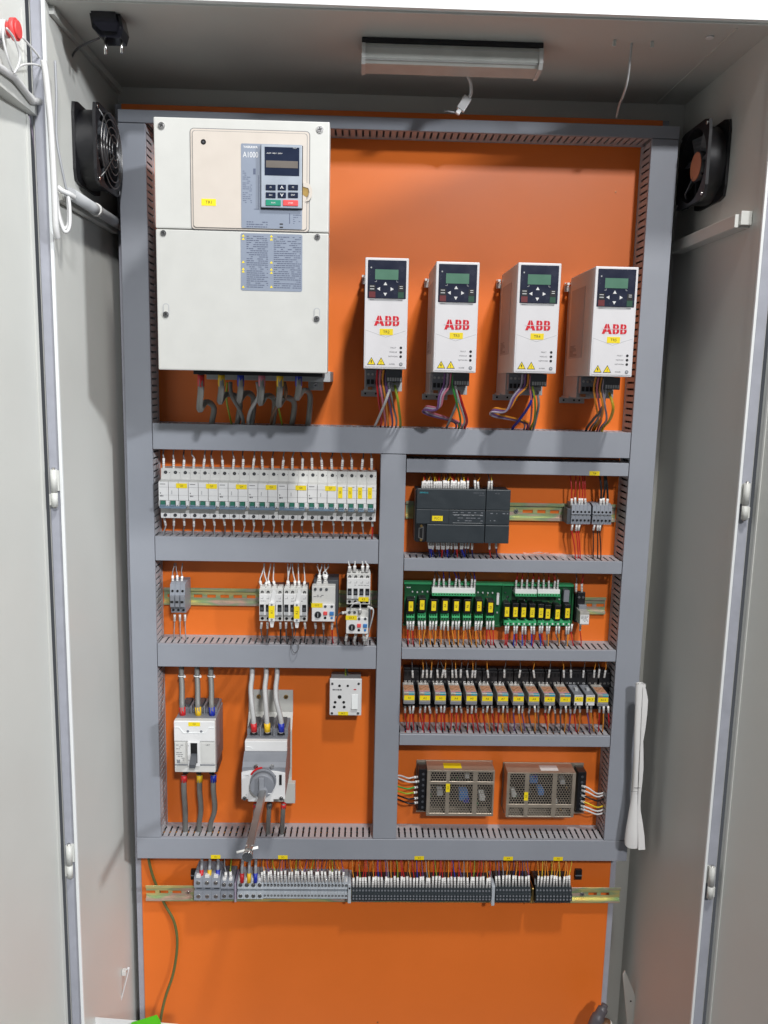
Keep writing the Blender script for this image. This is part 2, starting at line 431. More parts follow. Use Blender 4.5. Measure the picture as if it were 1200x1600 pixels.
duct(CVx[1]+1.2, RVx[0]-1.2, *zr0, 'narrow grey slotted duct above the black controller', sticker=[(W(929, 738, DD)[0], 'X6')], bundle=True)
duct(CVx[1]+1.2, RVx[0]-1.2, *zr1, 'narrow grey slotted duct under the black controller', bundle=True)
duct(CVx[1]+1.2, RVx[0]-1.2, *zr2, 'narrow grey slotted duct under the green relay boards', bundle=True)
duct(CVx[1]+1.2, RVx[0]-1.2, *zr3, 'narrow grey slotted duct under the row of plug-in relays', bundle=True)

# ================================================================== DIN RAILS
def rail(x0, x1, zc, label, slots=(), screws=(), h=35, off=0):
    t = Thing('din_rail', label, 'mounting rail', (x0+x1)/2, zc, off, 'zinc plated mounting rails')
    cx = (x0+x1)/2; m = MB(); L, Rr = x0-cx, x1-cx
    # web with real slots
    sl = sorted([(a-cx, b-cx) for a, b in slots]); xs = L
    for a, b in sl:
        m.box(xs, a, -3.2, 3.2, 1, 2.2, 'rail'); xs = b
    m.box(xs, Rr, -3.2, 3.2, 1, 2.2, 'rail')
    m.box(L, Rr, 3.2, h/2-5, 1, 2.2, 'rail'); m.box(L, Rr, -h/2+5, -3.2, 1, 2.2, 'rail')
    for s in (1, -1):
        m.box(L, Rr, s*(h/2-5), s*(h/2-6.2), 2.2, 7.2, 'rail'); m.box(L, Rr, s*(h/2-5.0), s*h/2, 6.2, 7.4, 'rail', .3)
    t.part('rail', m)
    for sx in screws:
        t.part('screw', MB().screw(0, 0, 2.4, 4.5), at=(sx-cx, 0, 0))
def wx(px, py, d=5): return W(px, py, d)[0]
def wz(px, py, d=5): return W(px, py, d)[1]
z_m = avg(wz(420, 732, 45), wz(420, 808, 45))
rail(-375, 28, avg(wz(420, 732, 45), wz(420, 808, 45)), 'mounting rail hidden behind the row of miniature breakers')
zc2 = wz(360, 932.5)
rail(wx(256, 932), wx(590, 936), zc2, 'greenish slotted mounting rail left of the contactors', [(wx(235+a/6.316, 931), wx(235+(a+85)/6.316, 931)) for a in (165, 425, 558, 688, 818, 950, 1090)])
zc3 = wz(830, 799.5)
rail(wx(634, 798), wx(962, 802), zc3, 'slotted mounting rail between the black controller and its terminals', [(wx(817, 800), wx(833, 800)), (wx(840, 800), wx(853, 800)), (wx(860, 800), wx(874, 800))], [wx(806.6, 800.6)])
zc4 = wz(920, 946)
rail(wx(632, 946), wx(946, 946), zc4, 'slotted mounting rail behind the green relay boards', [(wx(917, 944), wx(926, 944)), (wx(932.5, 944), wx(945, 944))])
zc5 = wz(780, 1083, 5)
rail(wx(632, 1083), wx(955, 1083), zc5, 'mounting rail hidden behind the plug-in relays')
zc6 = avg(wz(260, 1397, 18), wz(940, 1396, 18))
rail(wx(228, 1396, 18), wx(969, 1396, 18), zc6, 'long yellowish mounting rail across the bottom carrying all terminals',
     [(wx(210+a/4.444, 1394), wx(210+(a+62)/4.444, 1394)) for a in (92, 182, 272)]+[(wx(700+a/4.138, 1396), wx(700+(a+55)/4.138, 1396)) for a in (898, 978)], [wx(296, 1394), wx(907, 1397)], off=13)

# ================================================================== WIRES
NW = [0]
REST = MB()
def wire(pts, r, color, label, group, sleeve=None, sr=2.0, k=4, name='wire', cat='wire', smat='sleeve', bands=True, stuff=False):
    """pts absolute mm, first point at the terminal; sleeve = length of the marker sleeve from the first point"""
    o3 = pts[0]; loc = [(a-o3[0], b-o3[1], c-o3[2]) for a, b, c in pts]
    sp = spline(loc, k)
    if stuff:
        o3v = Vector(o3); REST.tube([p+o3v for p in sp], r, color, 6); a = Vector(pts[0]); dv = (Vector(pts[1])-a).normalized()
        REST.tube([a, a+dv*sleeve], sr, smat, 8)
        for f in (.32, .5, .66): REST.tube([a+dv*(sleeve*f), a+dv*(sleeve*f+1.0)], sr*1.02, 'sleeve_ink', 8, cap=False)
        return
    o = single(name, MB().tube(sp, r, color, 6), label, cat, *o3, group=group); NW[0] += 1
    if sleeve:
        q = MB(); a = Vector(loc[0]); b = Vector(loc[1]); dv = (b-a).normalized(); e = a+dv*sleeve
        if len(sp) > 2 and (b-a).length >= sleeve-.01:
            q.tube([a, e], sr, smat, 8)
            if bands:
                for f in (.32, .5, .66):
                    q.tube([a+dv*(sleeve*f), a+dv*(sleeve*f+1.0)], sr*1.02, 'sleeve_ink', 8, cap=False)
        else: q.tube([a, e], sr, smat, 8)
        s = bpy.data.objects.new('marker_sleeve', q.mesh('marker_sleeve')); COL.objects.link(s); s.parent = o
    return o
rg = random.Random(11)
def wire_row(xs, y0, d0, y1, d1, slen, cols, where, group, r=1.0, sr=2.0, spread=3, tilt=1.5, stuff=False):
    """xs: photo columns of the terminals at row y0; wires end in the duct at row y1"""
    n = len(xs)
    for i, px in enumerate(xs):
        x, z = W(px, y0, d0); xe, ze = W(px+rg.uniform(-spread, spread), y1, d1)
        sg = 1 if ze > z else -1
        t = rg.uniform(-tilt, tilt); L = slen*rg.uniform(.88, 1.05)
        p1 = (x+t, z+sg*L, d0-1)
        p2 = ((x+t+xe)/2+rg.uniform(-1, 1), (z+sg*L+ze)/2, (d0+d1)/2+3)
        c = cols[i % len(cols)] if isinstance(cols, list) else cols
        wire([(x, z, d0), p1, p2, (xe, ze, d1), (xe, ze+sg*5, d1-3)], r, c, f'{COLN[c]} wire, {nth(i)} from the left {where}', group, L, sr, stuff=stuff)
COLN = dict(w_grey='thin grey', w_dgrey='dark grey', w_white='white', w_orange='orange', w_red='red', w_blue='blue', w_black='black', w_yellow='yellow', w_violet='violet',
            w_pink='pink', w_green='green', w_gy='green and yellow', w_dull='off-white', w_mgrey='grey', w_olive='olive', w_navy='navy blue', w_brown='brown', w_lilac='lilac')

# ================================================================== MINIATURE BREAKERS
bx0, bx1 = W(247.5, 775, 70)[0], W(588, 775, 70)[0]; pw = (bx1-bx0)/22
bzt = W(418, 734.5, 46)[1]; bzn1 = W(418, 755.5, 70)[1]; bzn0 = W(418, 796.5, 70)[1]; bzb = W(418, 811, 46)[1]
bz = bzb; H0 = bzt-bz; n1 = bzn1-bz; n0 = bzn0-bz
def breaker(i0, n, txt, label):
    x = bx0+i0*pw
    t = Thing('circuit_breaker', label, 'circuit breaker', x, bz, 0, 'white miniature circuit breakers in one row')
    wd = n*pw-.4
    def body():
        m = MB(); prof = [(0, 8), (H0, 8), (H0, 46), (n1+2, 48), (n1, 66), (n0+10, 66), (n0+6, 66), (n0, 66), (n0-2, 56), (0, 54)]
        for k in range(n):
            a = k*pw+.15; b = (k+1)*pw-.15
            m.prism([(u, v) for u, v in prof], a, b, 'x', 'offwhite')
            m.box(a+.3, b-.3, n0+14, n1-.6, 66.05, 70, 'white', .5); m.box(a+.2, b-.2, .4, n0-2.4, 53.9, 55, 'white', .4)
            m.box(a+pw*.70, b, n0+3, n0+13.6, 66.05, 70, 'white', .6); m.box(a, a+pw*.10, n0+3, n0+13.6, 66.05, 70, 'white', .5)
            for zz, q_ in ((H0-7.5, 0), (6, 8.8)): m.cyl(a+pw/2-.6, zz, 44+q_, 47.6+q_, 3.1, 'hole', 12); m.cyl(a+pw/2-.6, zz, 47.65+q_, 47.8+q_, 1.9, 'dkgrey', 8)
            m.cyl(a+pw-2.4, H0-8, 46.4, 47.9, .7, 'ink', 6)
            m.box(a+pw*.82, a+pw*.9, n0+4, n0+6, 70, 70.2, 'ink')
        m.box(.6, wd-.6, n1-10.3, n1-9.9, 70, 70.15, 'ink_soft'); m.box(.6, wd-.6, n0+24, n0+24.3, 70, 70.15, 'ink_soft')
        return m
    t.part('housing', body, key=('mcb', n))
    def face():
        m = MB(); rng = random.Random(5)
        if n == 3:
            m.flat(3, 13, n1-5, n1-3.8, 70.3, 'ink_soft'); m.print_lines(3, 9, n0+20, n1-8, 70.3, 4, 'ink_soft', rng, .5)
            m.box(24, 25.5, n0+26, n0+33, 70, 70.3, 'ltgrey')
        else: m.flat(9, 14, n1-5, n1-4, 70.3, 'ink_soft')
        return m
    t.part('printed_text', face, key=('mcbp', n))
    def tog():
        m = MB()
        for k in range(n): m.box(k*pw+pw*.22, k*pw+pw*.66, n0+4, n0+13.3, 64, 72.5, 'green_tog', .6)
        return m
    def bar():
        m = MB(); m.box(pw*.16, wd-pw*.16-.5, n0-.2, n0+4.2, 66, 76, 'blue_tog', 1.2)
        for k in range(n): m.box(k*pw+pw*.2, k*pw+pw*.68, n0+3.9, n0+7, 68, 77, 'blue_tog', .8)
        return m
    t.part('indicator', tog, key=('mcbt', n)); t.part('toggle', bar, key=('mcbb', n))
    q = MB()
    if n == 3: q.flat(-10, 10, -4.4, 4.4, .5, 'yellow'); q.text(txt, 0, 0, .6, 4); at = (wd-11.5, n1-7, 70.2)
    else: q.flat(-4, 4, -10.5, 10.5, .5, 'yellow'); q.text(txt, 0, 0, .6, 3.6, rot=90); at = (6.2, n1-14.5, 70.2)
    t.part('sticker', q, at=at, label='yellow sticker reading '+txt)
for k in range(6): breaker(3*k, 3, f'Q{k+2}', f'white three-pole breaker with yellow sticker Q{k+2}, {nth(k)} wide one from the left')
for k in range(4): breaker(18+k, 1, f'Q{k+8}', f'white single-pole breaker with upright yellow sticker Q{k+8}, {nth(k)} narrow one at the right end')
pc = [247.5+15.48*(k+.46)+(1.0 if k < 22 else 0) for k in range(22)]
wire_row(pc, 734, 40, 706, 30, 21, ['w_grey', 'w_grey', 'w_dgrey'], 'above the miniature breakers', 'white sleeved wires above the miniature breakers', r=1.3, sr=2.4, tilt=2.5)
wire_row([p+.8 for p in pc], 809.5, 40, 842, 30, 16, ['w_grey', 'w_grey', 'w_dgrey', 'w_grey']*5+['w_grey', 'w_red'], 'below the miniature breakers', 'white sleeved wires below the miniature breakers', r=1.3, sr=2.2, tilt=2.5)

# ================================================================== LARGE DRIVE
ax0, ax1, az0, az1 = R(240, 187, 512, 580, 260); ax0 = -322.5; ax1 = -57; az1 = 383.5; az0 = 7.5
A = Thing('variable_frequency_drive', 'large cream variable speed drive with grey keypad in the upper left corner', 'motor drive', ax0, az0, 0)
AW = ax1-ax0; AH = az1-az0
def al(px, py, d=262): x, z = W(px, py, d); return x-ax0, z-az0
seam = al(376, 360)[1]
m = MB(); m.box(14, AW-12, 4, AH-4, 2, 222, 'dkgrey', 1); m.box(55, AW+1, -14, 3.8, 2, 150, 'ltgrey', 1)
m.box(50, AW-8, -6, 4, 150.5, 238, 'black', 1)
A.part('chassis', m)
m = MB(); m.box(0, AW, seam+.6, AH, 222.2, 260, 'cream', 2)
for q in ((252, 196), (500, 202)): x, z = al(*q); m.screw(x, z, 260, 5.2)
A.part('upper_cover', m)
m = MB(); m.box(0, AW, 0, seam-.6, 222.2, 260, 'cream', 2)
for q in ((255, 364), (496, 370)): x, z = al(*q); m.screw(x, z, 260, 4.6)
for q in ((259, 486), (495, 493)):
    x, z = al(*q); m.prism(rrect(x-5, x+5, z-10, z+12, 4.9), 260.02, 260.5, 'd', 'ltgrey'); m.prism(rrect(x-3.6, x+3.6, z-8, z+10.5, 3.5), 260.5, 260.8, 'd', 'cream'); m.screw(x, z-5, 260.8, 4.6)
A.part('lower_cover', m)
m = MB(); x0, z1 = al(296, 199); x1, z0 = al(483.5, 362)
z0 = seam-.4
m.prism(rrect(x0, x1, z0, z1, 6), 260.02, 260.5, 'd', 'ink_soft'); m.prism(rrect(x0+1.2, x1-1.2, z0+1, z1-1.2, 5), 260.5, 261.4, 'd', 'beige'); m.prism(rrect(x0+4, x1-4, z0+3, z1-4, 4), 261.4, 262.2, 'd', 'ink_soft')
m.prism(rrect(x0+4.7, x1-4.7, z0+3.6, z1-4.7, 4), 262.2, 263, 'd', 'beige')
x, z = al(318, 222); m.cyl(x, z, 262.5, 263.3, 4, 'hole', 12); m.cyl(x, z, 263.3, 263.5, 1.6, 'dkgrey', 8)
x, z = al(481, 301)
m.prism([(x-7, z+14), (x+2, z+13), (x+6, z+6), (x+7, z), (x+6, z-6), (x+2, z-12), (x-4, z-14), (x+1, z-8), (x+2.5, z), (x+1, z+6), (x-7, z+8)], 263, 264.5, 'd', 'beige')
m.prism([(x-8, z+9), (x-2, z+9), (x+1, z+3), (x+1, z-3), (x-2, z-7), (x-8, z-3)], 262.9, 263.3, 'd', 'brass')
hc = A.part('hatch_cover', m)
rng = random.Random(3)
m = MB(); x0, z1 = al(376.5, 224, 263); x1, z0 = al(472, 359, 263); z0 = seam+3.5
m.prism(rrect(x0, x1, z0, z1, 2), 263.05, 263.4, 'd', 'drive_label')
def at_(px, py): return al(px, py, 264)
x, z = at_(391.3, 229.5); m.text('YASKAWA', x, z, 263.6, 3.4, 'white', bold=.03, w=22)
x, z = at_(391.3, 241.5); m.text('A1000', x, z, 263.6, 8.2, 'white', w=23)
xa, za_ = at_(378, 266); xb, zb_ = at_(403, 320)
m.print_lines(xa+1, xb-9, at_(0+390, 318)[1], at_(390, 266)[1], 263.6, 17, 'drive_print', rng, .55, .3)
m.box(xb-7, xb-3.5, at_(390, 272)[1], at_(390, 263)[1], 263.4, 263.7, 'drive_print')
m.box(xb+.6, xb+1.2, at_(390, 326)[1], at_(390, 273)[1], 263.4, 263.7, 'drive_print'); m.box(xb-6, xb+1.2, at_(390, 326.6)[1], at_(390, 326)[1], 263.4, 263.7, 'drive_print')
xa, _ = at_(385, 300); xb, _ = at_(418, 300)
m.print_lines(xa, xb, at_(400, 356)[1], at_(400, 345)[1], 263.6, 3, 'drive_print', rng, .9, .4)
xa, _ = at_(437, 350); m.box(xa, xa+5, at_(437, 351)[1], at_(437, 349)[1], 263.4, 263.7, 'ink'); m.box(xa, xa+5, at_(437, 356)[1], at_(437, 354)[1], 263.4, 263.7, 'ink')
xa, _ = at_(452, 340); m.box(xa, xa+1, at_(437, 349)[1], at_(437, 333)[1], 263.4, 263.7, 'drive_print')
m.print_lines(xa+6, xa+18, at_(437, 350)[1], at_(437, 334)[1], 263.6, 5, 'drive_print', rng, .6, .3)
A.part('upper_nameplate', m, parent=hc)
m = MB(); x0, z1 = al(376, 364, 261); x1, z0 = al(472, 456, 261); z1 = seam-3.5
m.prism(rrect(x0, x1, z0, z1, 3), 260.02, 260.5, 'd', 'drive_label')
m.print_lines(x0+9, x0+42, z0+4, z1-3, 260.8, 26, 'drive_print', rng, .8, .33); m.print_lines(x0+51, x1-2, z0+4, z1-3, 260.8, 26, 'drive_print', rng, .8, .33)
for (ca, cz) in ((380, 368), (380, 373), (424, 369), (424, 374), (380, 409), (424, 410), (380, 420), (380, 424), (424, 421), (424, 426), (380, 448), (424, 448)):
    x, z = al(ca, cz, 261); m.prism([(x-2.2, z-1.6), (x+2.2, z-1.6), (x, z+1.9)], 260.5, 260.8, 'd', 'yellow')
A.part('lower_nameplate', m)
# keypad
K0 = al(408, 226, 268); K1 = al(471.5, 326, 268)
m = MB(); m.box(K0[0]-1, K1[0]+1, K1[1]-1, K0[1]+1, 263.45, 264.6, 'ink', .4); m.box(K0[0], K1[0], K1[1], K0[1], 264.6, 270, 'keypad', 1.2)
kp = A.part('keypad', m)
S0 = al(413.5, 229, 271); S1 = al(467.5, 275, 271)
m = MB(); m.flat(S0[0], S1[0], S1[1], S0[1], 270.5, 'screen_frame'); L0 = al(415.5, 250.5, 271); L1 = al(465.5, 263, 271); m.flat(L0[0], L1[0], L1[1], L0[1], 270.9, 'lcd_off')
x, z = al(430, 239.5, 271); m.text('ALM  REV  DRV', x-1, z, 271, 1.8, 'white', w=24); x, z = al(462, 231.5, 271); m.text('FOUT', x-1, z, 271, 1.5, 'white')
A.part('display', m, parent=kp)
def btn(px, py, w_, h_, mt, glyph, nm='button'):
    x, z = al(px, py, 271); q = MB(); q.box(-w_/2, w_/2, -h_/2, h_/2, 0, 1.4, mt, .5)
    if glyph in ('up', 'down'):
        s = 1 if glyph == 'up' else -1
        q.prism([(-2.6, -2*s), (-1.4, -2*s), (0, .8*s), (1.4, -2*s), (2.6, -2*s), (0, 2.6*s)], 1.4, 1.6, 'd', 'white')
    elif glyph: q.text(glyph, 0, 0, 1.6, 2.2, 'white')
    A.part(nm, q, parent=kp, at=(x, z, 270))
for px, g, wd_ in ((423, 'F1', 15), (440.5, 'up', 12.5), (458, 'F2', 15)): btn(px, 292.7, wd_, 8, 'screen_frame', g)
for px, g, wd_ in ((423, 'ESC', 15), (440.5, 'down', 12.5), (458, 'ENT', 15)): btn(px, 304.8, wd_, 8, 'screen_frame', g)
btn(427, 316.8, 23, 8.6, 'green_btn', 'RUN'); btn(454, 317.2, 23, 8.6, 'red_btn', 'STOP')
x, z = al(326, 316, 263.5)
A.part('sticker', MB().flat(-11, 11, -5, 5, .4, 'yellow').text('TR1', 0, 0, .5, 4.4), parent=hc, at=(x, z, 263), label='yellow sticker reading TR1')
# its power cables
pcab = [(314, 'red', 'red', 640, 12, -1, 'w_mgrey'), (346, 'yellow_tape', 'yellow', 628, 20, -1, 'w_mgrey'), (376, 'blue', 'blue', 626, 12, -1, 'w_mgrey'), (409, 'w_pink', 'pink', 630, 12, 1, 'w_mgrey'), (437.5, 'yellow_tape', 'second yellow', 633, 14, 1, 'w_mgrey'), (466.5, 'blue', 'second blue', 622, 10, 1, 'w_mgrey')]
for i, (px, sm, nm, ylow, off, sg, c) in enumerate(pcab):
    p = [(*W(px, 584, 215), 215), (*W(px, 608, 200), 200), (*W(px-2, ylow, 165), 165), (*W(px+8, ylow-12, 120), 120), (*W(px+off+8, ylow-4, 80), 80), (*W(px+off+6, 655, 50), 50), (*W(px+off+3, 668, 35), 35)]
    p = [(a, b, c_) for a, b, c_ in p]
    wire(p, 5.2, c, f'thick grey power cable with {nm} sleeve leaving the bottom of the large drive', 'power cables under the large drive', 22, 5.8, 6, 'power_cable', 'cable', sm, bands=False)
for i, px in enumerate((355, 434)):
    wire([(*W(px, 598, 130), 130), (*W(px-1, 625, 110), 110), (*W(px+4, 650, 60), 60), (*W(px+8, 668, 35), 35)], 1.6, 'w_gy', f'thin green and yellow earth wire behind the {"yellow" if i == 0 else "second yellow"} sleeved cable', 'earth wires under the large drive', None, name='earth_wire', cat='wire')
for px, c, dx, lb in ((402, 'w_dull', -10, 'pale cable crossing behind the pink sleeved cable under the large drive'), (444, 'w_brown', -14, 'brown cable curving behind the second yellow sleeved cable under the large drive'), (360, 'w_mgrey', 14, 'grey cable curving between the yellow and blue sleeved cables under the large drive')):
    wire([(*W(px, 597, 150), 150), (*W(px+2, 618, 140), 140), (*W(px+dx, 640, 95), 95), (*W(px+dx*1.4, 656, 55), 55), (*W(px+dx*1.3, 668, 35), 35)], 3.4, c, lb, None, None, 2, 6, 'power_cable', 'cable')
single('fixing_bracket', MB().box(0, 26, -14, 2, 0, 40, 'ltgrey', 1).screw(13, -5, 40, 4), 'small steel bracket at the lower right corner of the large drive', 'bracket', W(484, 597, 60)[0], W(484, 597, 60)[1], 60)

# ================================================================== FOUR SMALL DRIVES
DR = [((571.4, 406), (639.4, 409.4), (568, 575.6), (634, 577), 'TR2', 'leftmost'), ((683.4, 413), (751, 416), (675.6, 581), (741.6, 583), 'TR3', 'second from left'),
      ((810.3, 416.2), (878, 418), (801.6, 582.6), (868.3, 583.7), 'TR4', 'third from left'), ((930.7, 421.6), (999, 423.3), (920.8, 587), (986.4, 589.8), 'TR5', 'rightmost')]
FD = 196
DW = 70.5; DH = 178.5
def drive_parts(T, txt):
    def body():
        m = MB(); m.box(0, DW, 0, DH, 30, FD-14, 'offwhite', 1.5); m.box(2, DW-2, -38, DH-14, 5, 108, 'ltgrey', 1)
        m.box(DW*.08, DW*.16, DH-8, DH-2, 4, 30, 'white'); m.box(-6, 2, DH-22, DH-6, 3, 7, 'white', .5); m.box(-6, -1, DH-12, DH-8, 7, 28, 'white')
        m.box(-.3, 0, DH*.18, DH*.86, 44, FD-60, 'ltgrey')      # side label recess
        rng = random.Random(2)
        for k in range(9): m.box(-.4, -.1, DH*.2+k*2.2, DH*.2+k*2.2+1, 52, 52+rng.uniform(20, 50), 'ink_soft')
        return m
    T.part('housing', body, key='abb_body')
    def front():
        m = MB(); m.box(-.4, DW+.4, 0, DH, FD-13.9, FD, 'abb_white', 1.6)
        # v crease
        zc = DH*.315
        m.prism([(2, zc+6), (DW/2, zc-5), (DW-2, zc+6), (DW-2, zc+6.7), (DW/2, zc-4.2), (2, zc+6.7)], FD+.02, FD+.2, 'd', 'ltgrey')
        m.prism([(2, 3), (DW-2, 3), (DW-2, zc+5.8), (DW/2, zc-5.2), (2, zc+5.8)], FD+.02, FD+.7, 'd', 'abb_white')
        m.flat(8, DW-9, DH*.618, DH*.628, FD+.4, 'ltgrey'); m.flat(8, DW-9, DH*.628, DH*.632, FD+.5, 'ink_soft')
        for k, (t_, zz) in enumerate((('FAULT', .195), ('MODULE', .155), ('NETWORK', .115))):
            m.text(t_, DW-22, DH*zz, FD+1, 2.2, 'ink_soft'); m.cyl(DW-9.5, DH*zz, FD+.3, FD+1.1, 2.2, 'black', 12)
        m.text('ACS380', DW-24, DH*.045, FD+1, 2, 'ink_soft'); m.cyl(DW-9, DH*.045, FD+.3, FD+1.2, 3, 'grey', 14); m.cyl(DW-9, DH*.045, FD+1.2, FD+1.5, 1.6, 'ltgrey', 10)
        for cx in (12.5, 28.5):
            m.prism([(cx-7, 6.3), (cx+7, 6.3), (cx, 18.8)], FD+.7, FD+.95, 'd', 'ink'); m.prism([(cx-5.5, 7.2), (cx+5.5, 7.2), (cx, 17)], FD+.95, FD+1.15, 'd', 'yellow')
        m.prism([(11.6, 13.8), (13.6, 13.8), (12.6, 11.6), (13.8, 11.6), (11.9, 8), (12.2, 10.6), (11, 10.6)], FD+1.15, FD+1.3, 'd', 'ink')
        m.text('!', 28.5, 10.8, FD+1.3, 5, 'ink', bold=.02)
        return m
    fr = T.part('front_cover', front, key='abb_front')
    def logo():
        m = MB()
        m.prism([(-20.5, -8), (-15.8, -8), (-14.6, -4.6), (-14.0, -4.6), (-14, -8.0), (-14, -8), (-14, -4.6), (-9.5, -4.6), (-8.3, -8), (-3.6, -8), (-9.6, 8), (-14.6, 8)], 0, .5, 'd', 'logo')
        m.prism([(-13.2, -1.6), (-10.9, -1.6), (-12.05, 2.6)], .5, .62, 'd', 'abb_white')
        for o in (-2.2, 10.4):
            m.prism([(o, -8), (o+6.5, -8), (o+9.4, -7), (o+10.7, -4.6), (o+10.6, -2), (o+9, .3), (o+9.9, 2.2), (o+9.9, 5), (o+8.6, 7.2), (o+6, 8), (o, 8)], 0, .5, 'd', 'logo')
            m.box(o+3.6, o+6.2, 2.2, 4.8, .5, .62, 'abb_white'); m.box(o+3.6, o+6.6, -4.8, -2, .5, .62, 'abb_white')
            m.box(o+4.6, o+5.2, -8.2, 8.2, .5, .66, 'abb_white')
        m.box(-21, 22, -.45, .25, .5, .7, 'abb_white'); m.box(-12.35, -11.75, -8, 8, .5, .66, 'abb_white')
        return m
    T.part('logo', logo, key='abb_logo', parent=fr, at=(DW/2+1, DH*.437, FD), label='red ABB lettering')
    T.part('sticker', MB().flat(-11, 11, -5, 5, .4, 'yellow').text(txt, 0, 0, .5, 4.4), parent=fr, at=(DW/2+1, DH*.337, FD), label='yellow sticker reading '+txt)
    def panel():
        m = MB(); m.box(4, DW-3.5, DH*.637, DH-4, FD-.5, FD+1.2, 'panelblue', .8)
        zc, xc = DH*.722, DW*.47
        for dx, dz, rt in ((0, 8.5, 0), (0, -8.5, 180), (-11, 0, 90), (11, 0, -90)):
            a = math.radians(rt); tri = [(-3, -2.4), (3, -2.4), (0, 2.8)]
            m.prism([(xc+dx+u*math.cos(a)-v*math.sin(a), zc+dz+u*math.sin(a)+v*math.cos(a)) for u, v in tri], FD+1.2, FD+1.6, 'd', 'white')
        m.flat(6.5, 17, zc-14, zc-4.5, FD+1.6, 'maroon'); m.flat(DW-16.5, DW-7, zc-14, zc-4.5, FD+1.6, 'dkgreen')
        m.flat(6.5, 17, zc-4.2, zc+6.5, FD+1.5, 'black'); m.flat(DW-16.5, DW-7, zc-4.2, zc+6.5, FD+1.5, 'black')
        m.box(8, 15, zc+3.5, zc+4.4, FD+1.5, FD+1.7, 'white'); m.box(8, 15, zc-1.2, zc+.6, FD+1.5, FD+1.7, 'ltgrey'); m.box(DW-14, DW-9, zc+1, zc+1.9, FD+1.5, FD+1.7, 'white'); m.box(DW-14, DW-9, zc+4, zc+4.8, FD+1.5, FD+1.7, 'white')
        m.box(6, 16, zc-16.6, zc-15.8, FD+1.2, FD+1.4, 'ltgrey'); m.box(DW-16, DW-8, zc-16.6, zc-15.8, FD+1.2, FD+1.4, 'ltgrey')
        for x_ in (15, DW-20): m.box(x_+.5, x_+3.5, zc+11, zc+11.7, FD+1.2, FD+1.4, 'ltgrey'); m.box(x_+(3.2 if x_ < 30 else .5), x_+(3.8 if x_ < 30 else 1.1), zc+11, zc+14, FD+1.2, FD+1.4, 'ltgrey')
        m.cyl(9.5, DH*.91, FD+1.2, FD+1.5, 1.3, 'ltgrey', 8)
        return m
    pn = T.part('control_panel', panel, key='abb_panel', parent=fr)
    T.part('screen', MB().flat(16, DW-16.5, DH*.805, DH*.895, FD+1.7, 'screen'), key='abb_scr', parent=fr)
    def term():
        m = MB(); rng = random.Random(4)
        m.box(4, 36, -30, -1, 108.2, 126, 'grey', 1); m.box(38, DW-4, -22, -.5, 108.2, 150, 'dkgrey', 1)
        for k in range(4): m.box(6+k*7.2, 11+k*7.2, -26, -18, 126.1, 127, 'black'); m.cyl(8.5+k*7.2, -9, 126, 127.4, 2.2, 'steel', 8)
        for k in range(6): m.box(41+k*4.2, 44+k*4.2, -20, -14, 150.1, 151, 'ltgrey')
        m.box(8, 16, -36, -31, 100, 118, 'copper'); m.box(42, 62, -30, -23, 112, 128, 'ltgrey', 1)
        return m
    T.part('terminal_strip', term, key='abb_term')
    def foot():
        m = MB(); m.box(-4, 44, -50, -39, 3, 6, 'ltgrey', .5); m.box(0, 40, -40, -36, 3, 60, 'ltgrey', .5)
        for x_ in (4, 24, 34): m.cyl(x_, -44.5, 5.8, 6.3, 2, 'hole', 10)
        return m
    T.part('mounting_foot', foot, key='abb_foot')
drx = []
for i, (tl, tr, bl, br, txt, which) in enumerate(DR):
    xs = avg(W(*tl, FD)[0], W(*bl, FD)[0]); xe = avg(W(*tr, FD)[0], W(*br, FD)[0]); zb_ = avg(W(*bl, FD)[1], W(*br, FD)[1])
    xo = (xs+xe)/2-DW/2; drx.append((xo, zb_))
    T = Thing('frequency_inverter', f'slim white inverter with red lettering and yellow sticker {txt}, {which} of four', 'inverter', xo, zb_, 0, 'four slim white inverters')
    drive_parts(T, txt)
# inverter wiring
dcols = [['w_red', 'w_pink', 'w_orange', 'w_violet', 'w_grey', 'w_white', 'w_gy'], ['w_violet', 'w_lilac', 'w_pink', 'w_green', 'w_white', 'w_red', 'w_grey'],
         ['w_lilac', 'w_violet', 'w_orange', 'w_pink', 'w_gy', 'w_blue', 'w_grey'], ['w_orange', 'w_pink', 'w_orange', 'w_lilac', 'w_grey', 'w_dgrey', 'w_yellow']]
ends = [[594, 601, 606, 612, 618, 585, 625], [703, 708, 712, 716, 721, 725, 697], [806, 812, 818, 824, 828, 800, 832], [925, 932, 928, 936, 921, 915, 940]]
for i, (xo, zb_) in enumerate(drx):
    which = DR[i][5]
    for k, c in enumerate(dcols[i]):
        xs = xo+24+k*5.2; ds = 148 if k < 5 else 128
        loop = (i in (1, 2) and k < 3)
        p = [(xs, zb_-1, ds), (xs-1, zb_-22, ds-4)]
        if loop:
            gx = [None, 658, 765][i]; gz = [None, 640, 643][i]
            xm, zm = W(gx+k*2.5, gz-k*2, 130)
            p += [((xs+xm)/2+10, (zb_+zm)/2-8, 150), (xm+26, zm+1, 142), (xm+5, zm-1+k, 122), (xm+14, zm-10, 90), (*W(gx+52+k*4, 660, 50), 50), (*W(gx+52+k*4, 675, 35), 35)]
        else:
            ex, ez = W(ends[i][k], 674, 35)
            p += [((xs*1.3+ex*.7)/2, zb_-52, 128+rg.uniform(-12, 12)), (ex*.9+xs*.1+rg.uniform(-3, 3), ez+24, 80), (ex, ez+8, 45), (ex, ez-5, 33)]
        wire(p, 1.9 if k < 5 else 2.5, c, f'{COLN[c]} wire, {nth(k)} one leaving the bottom of the {which} slim inverter', f'wires under the slim inverters', (14 if k == 5 else None), 3, 6)

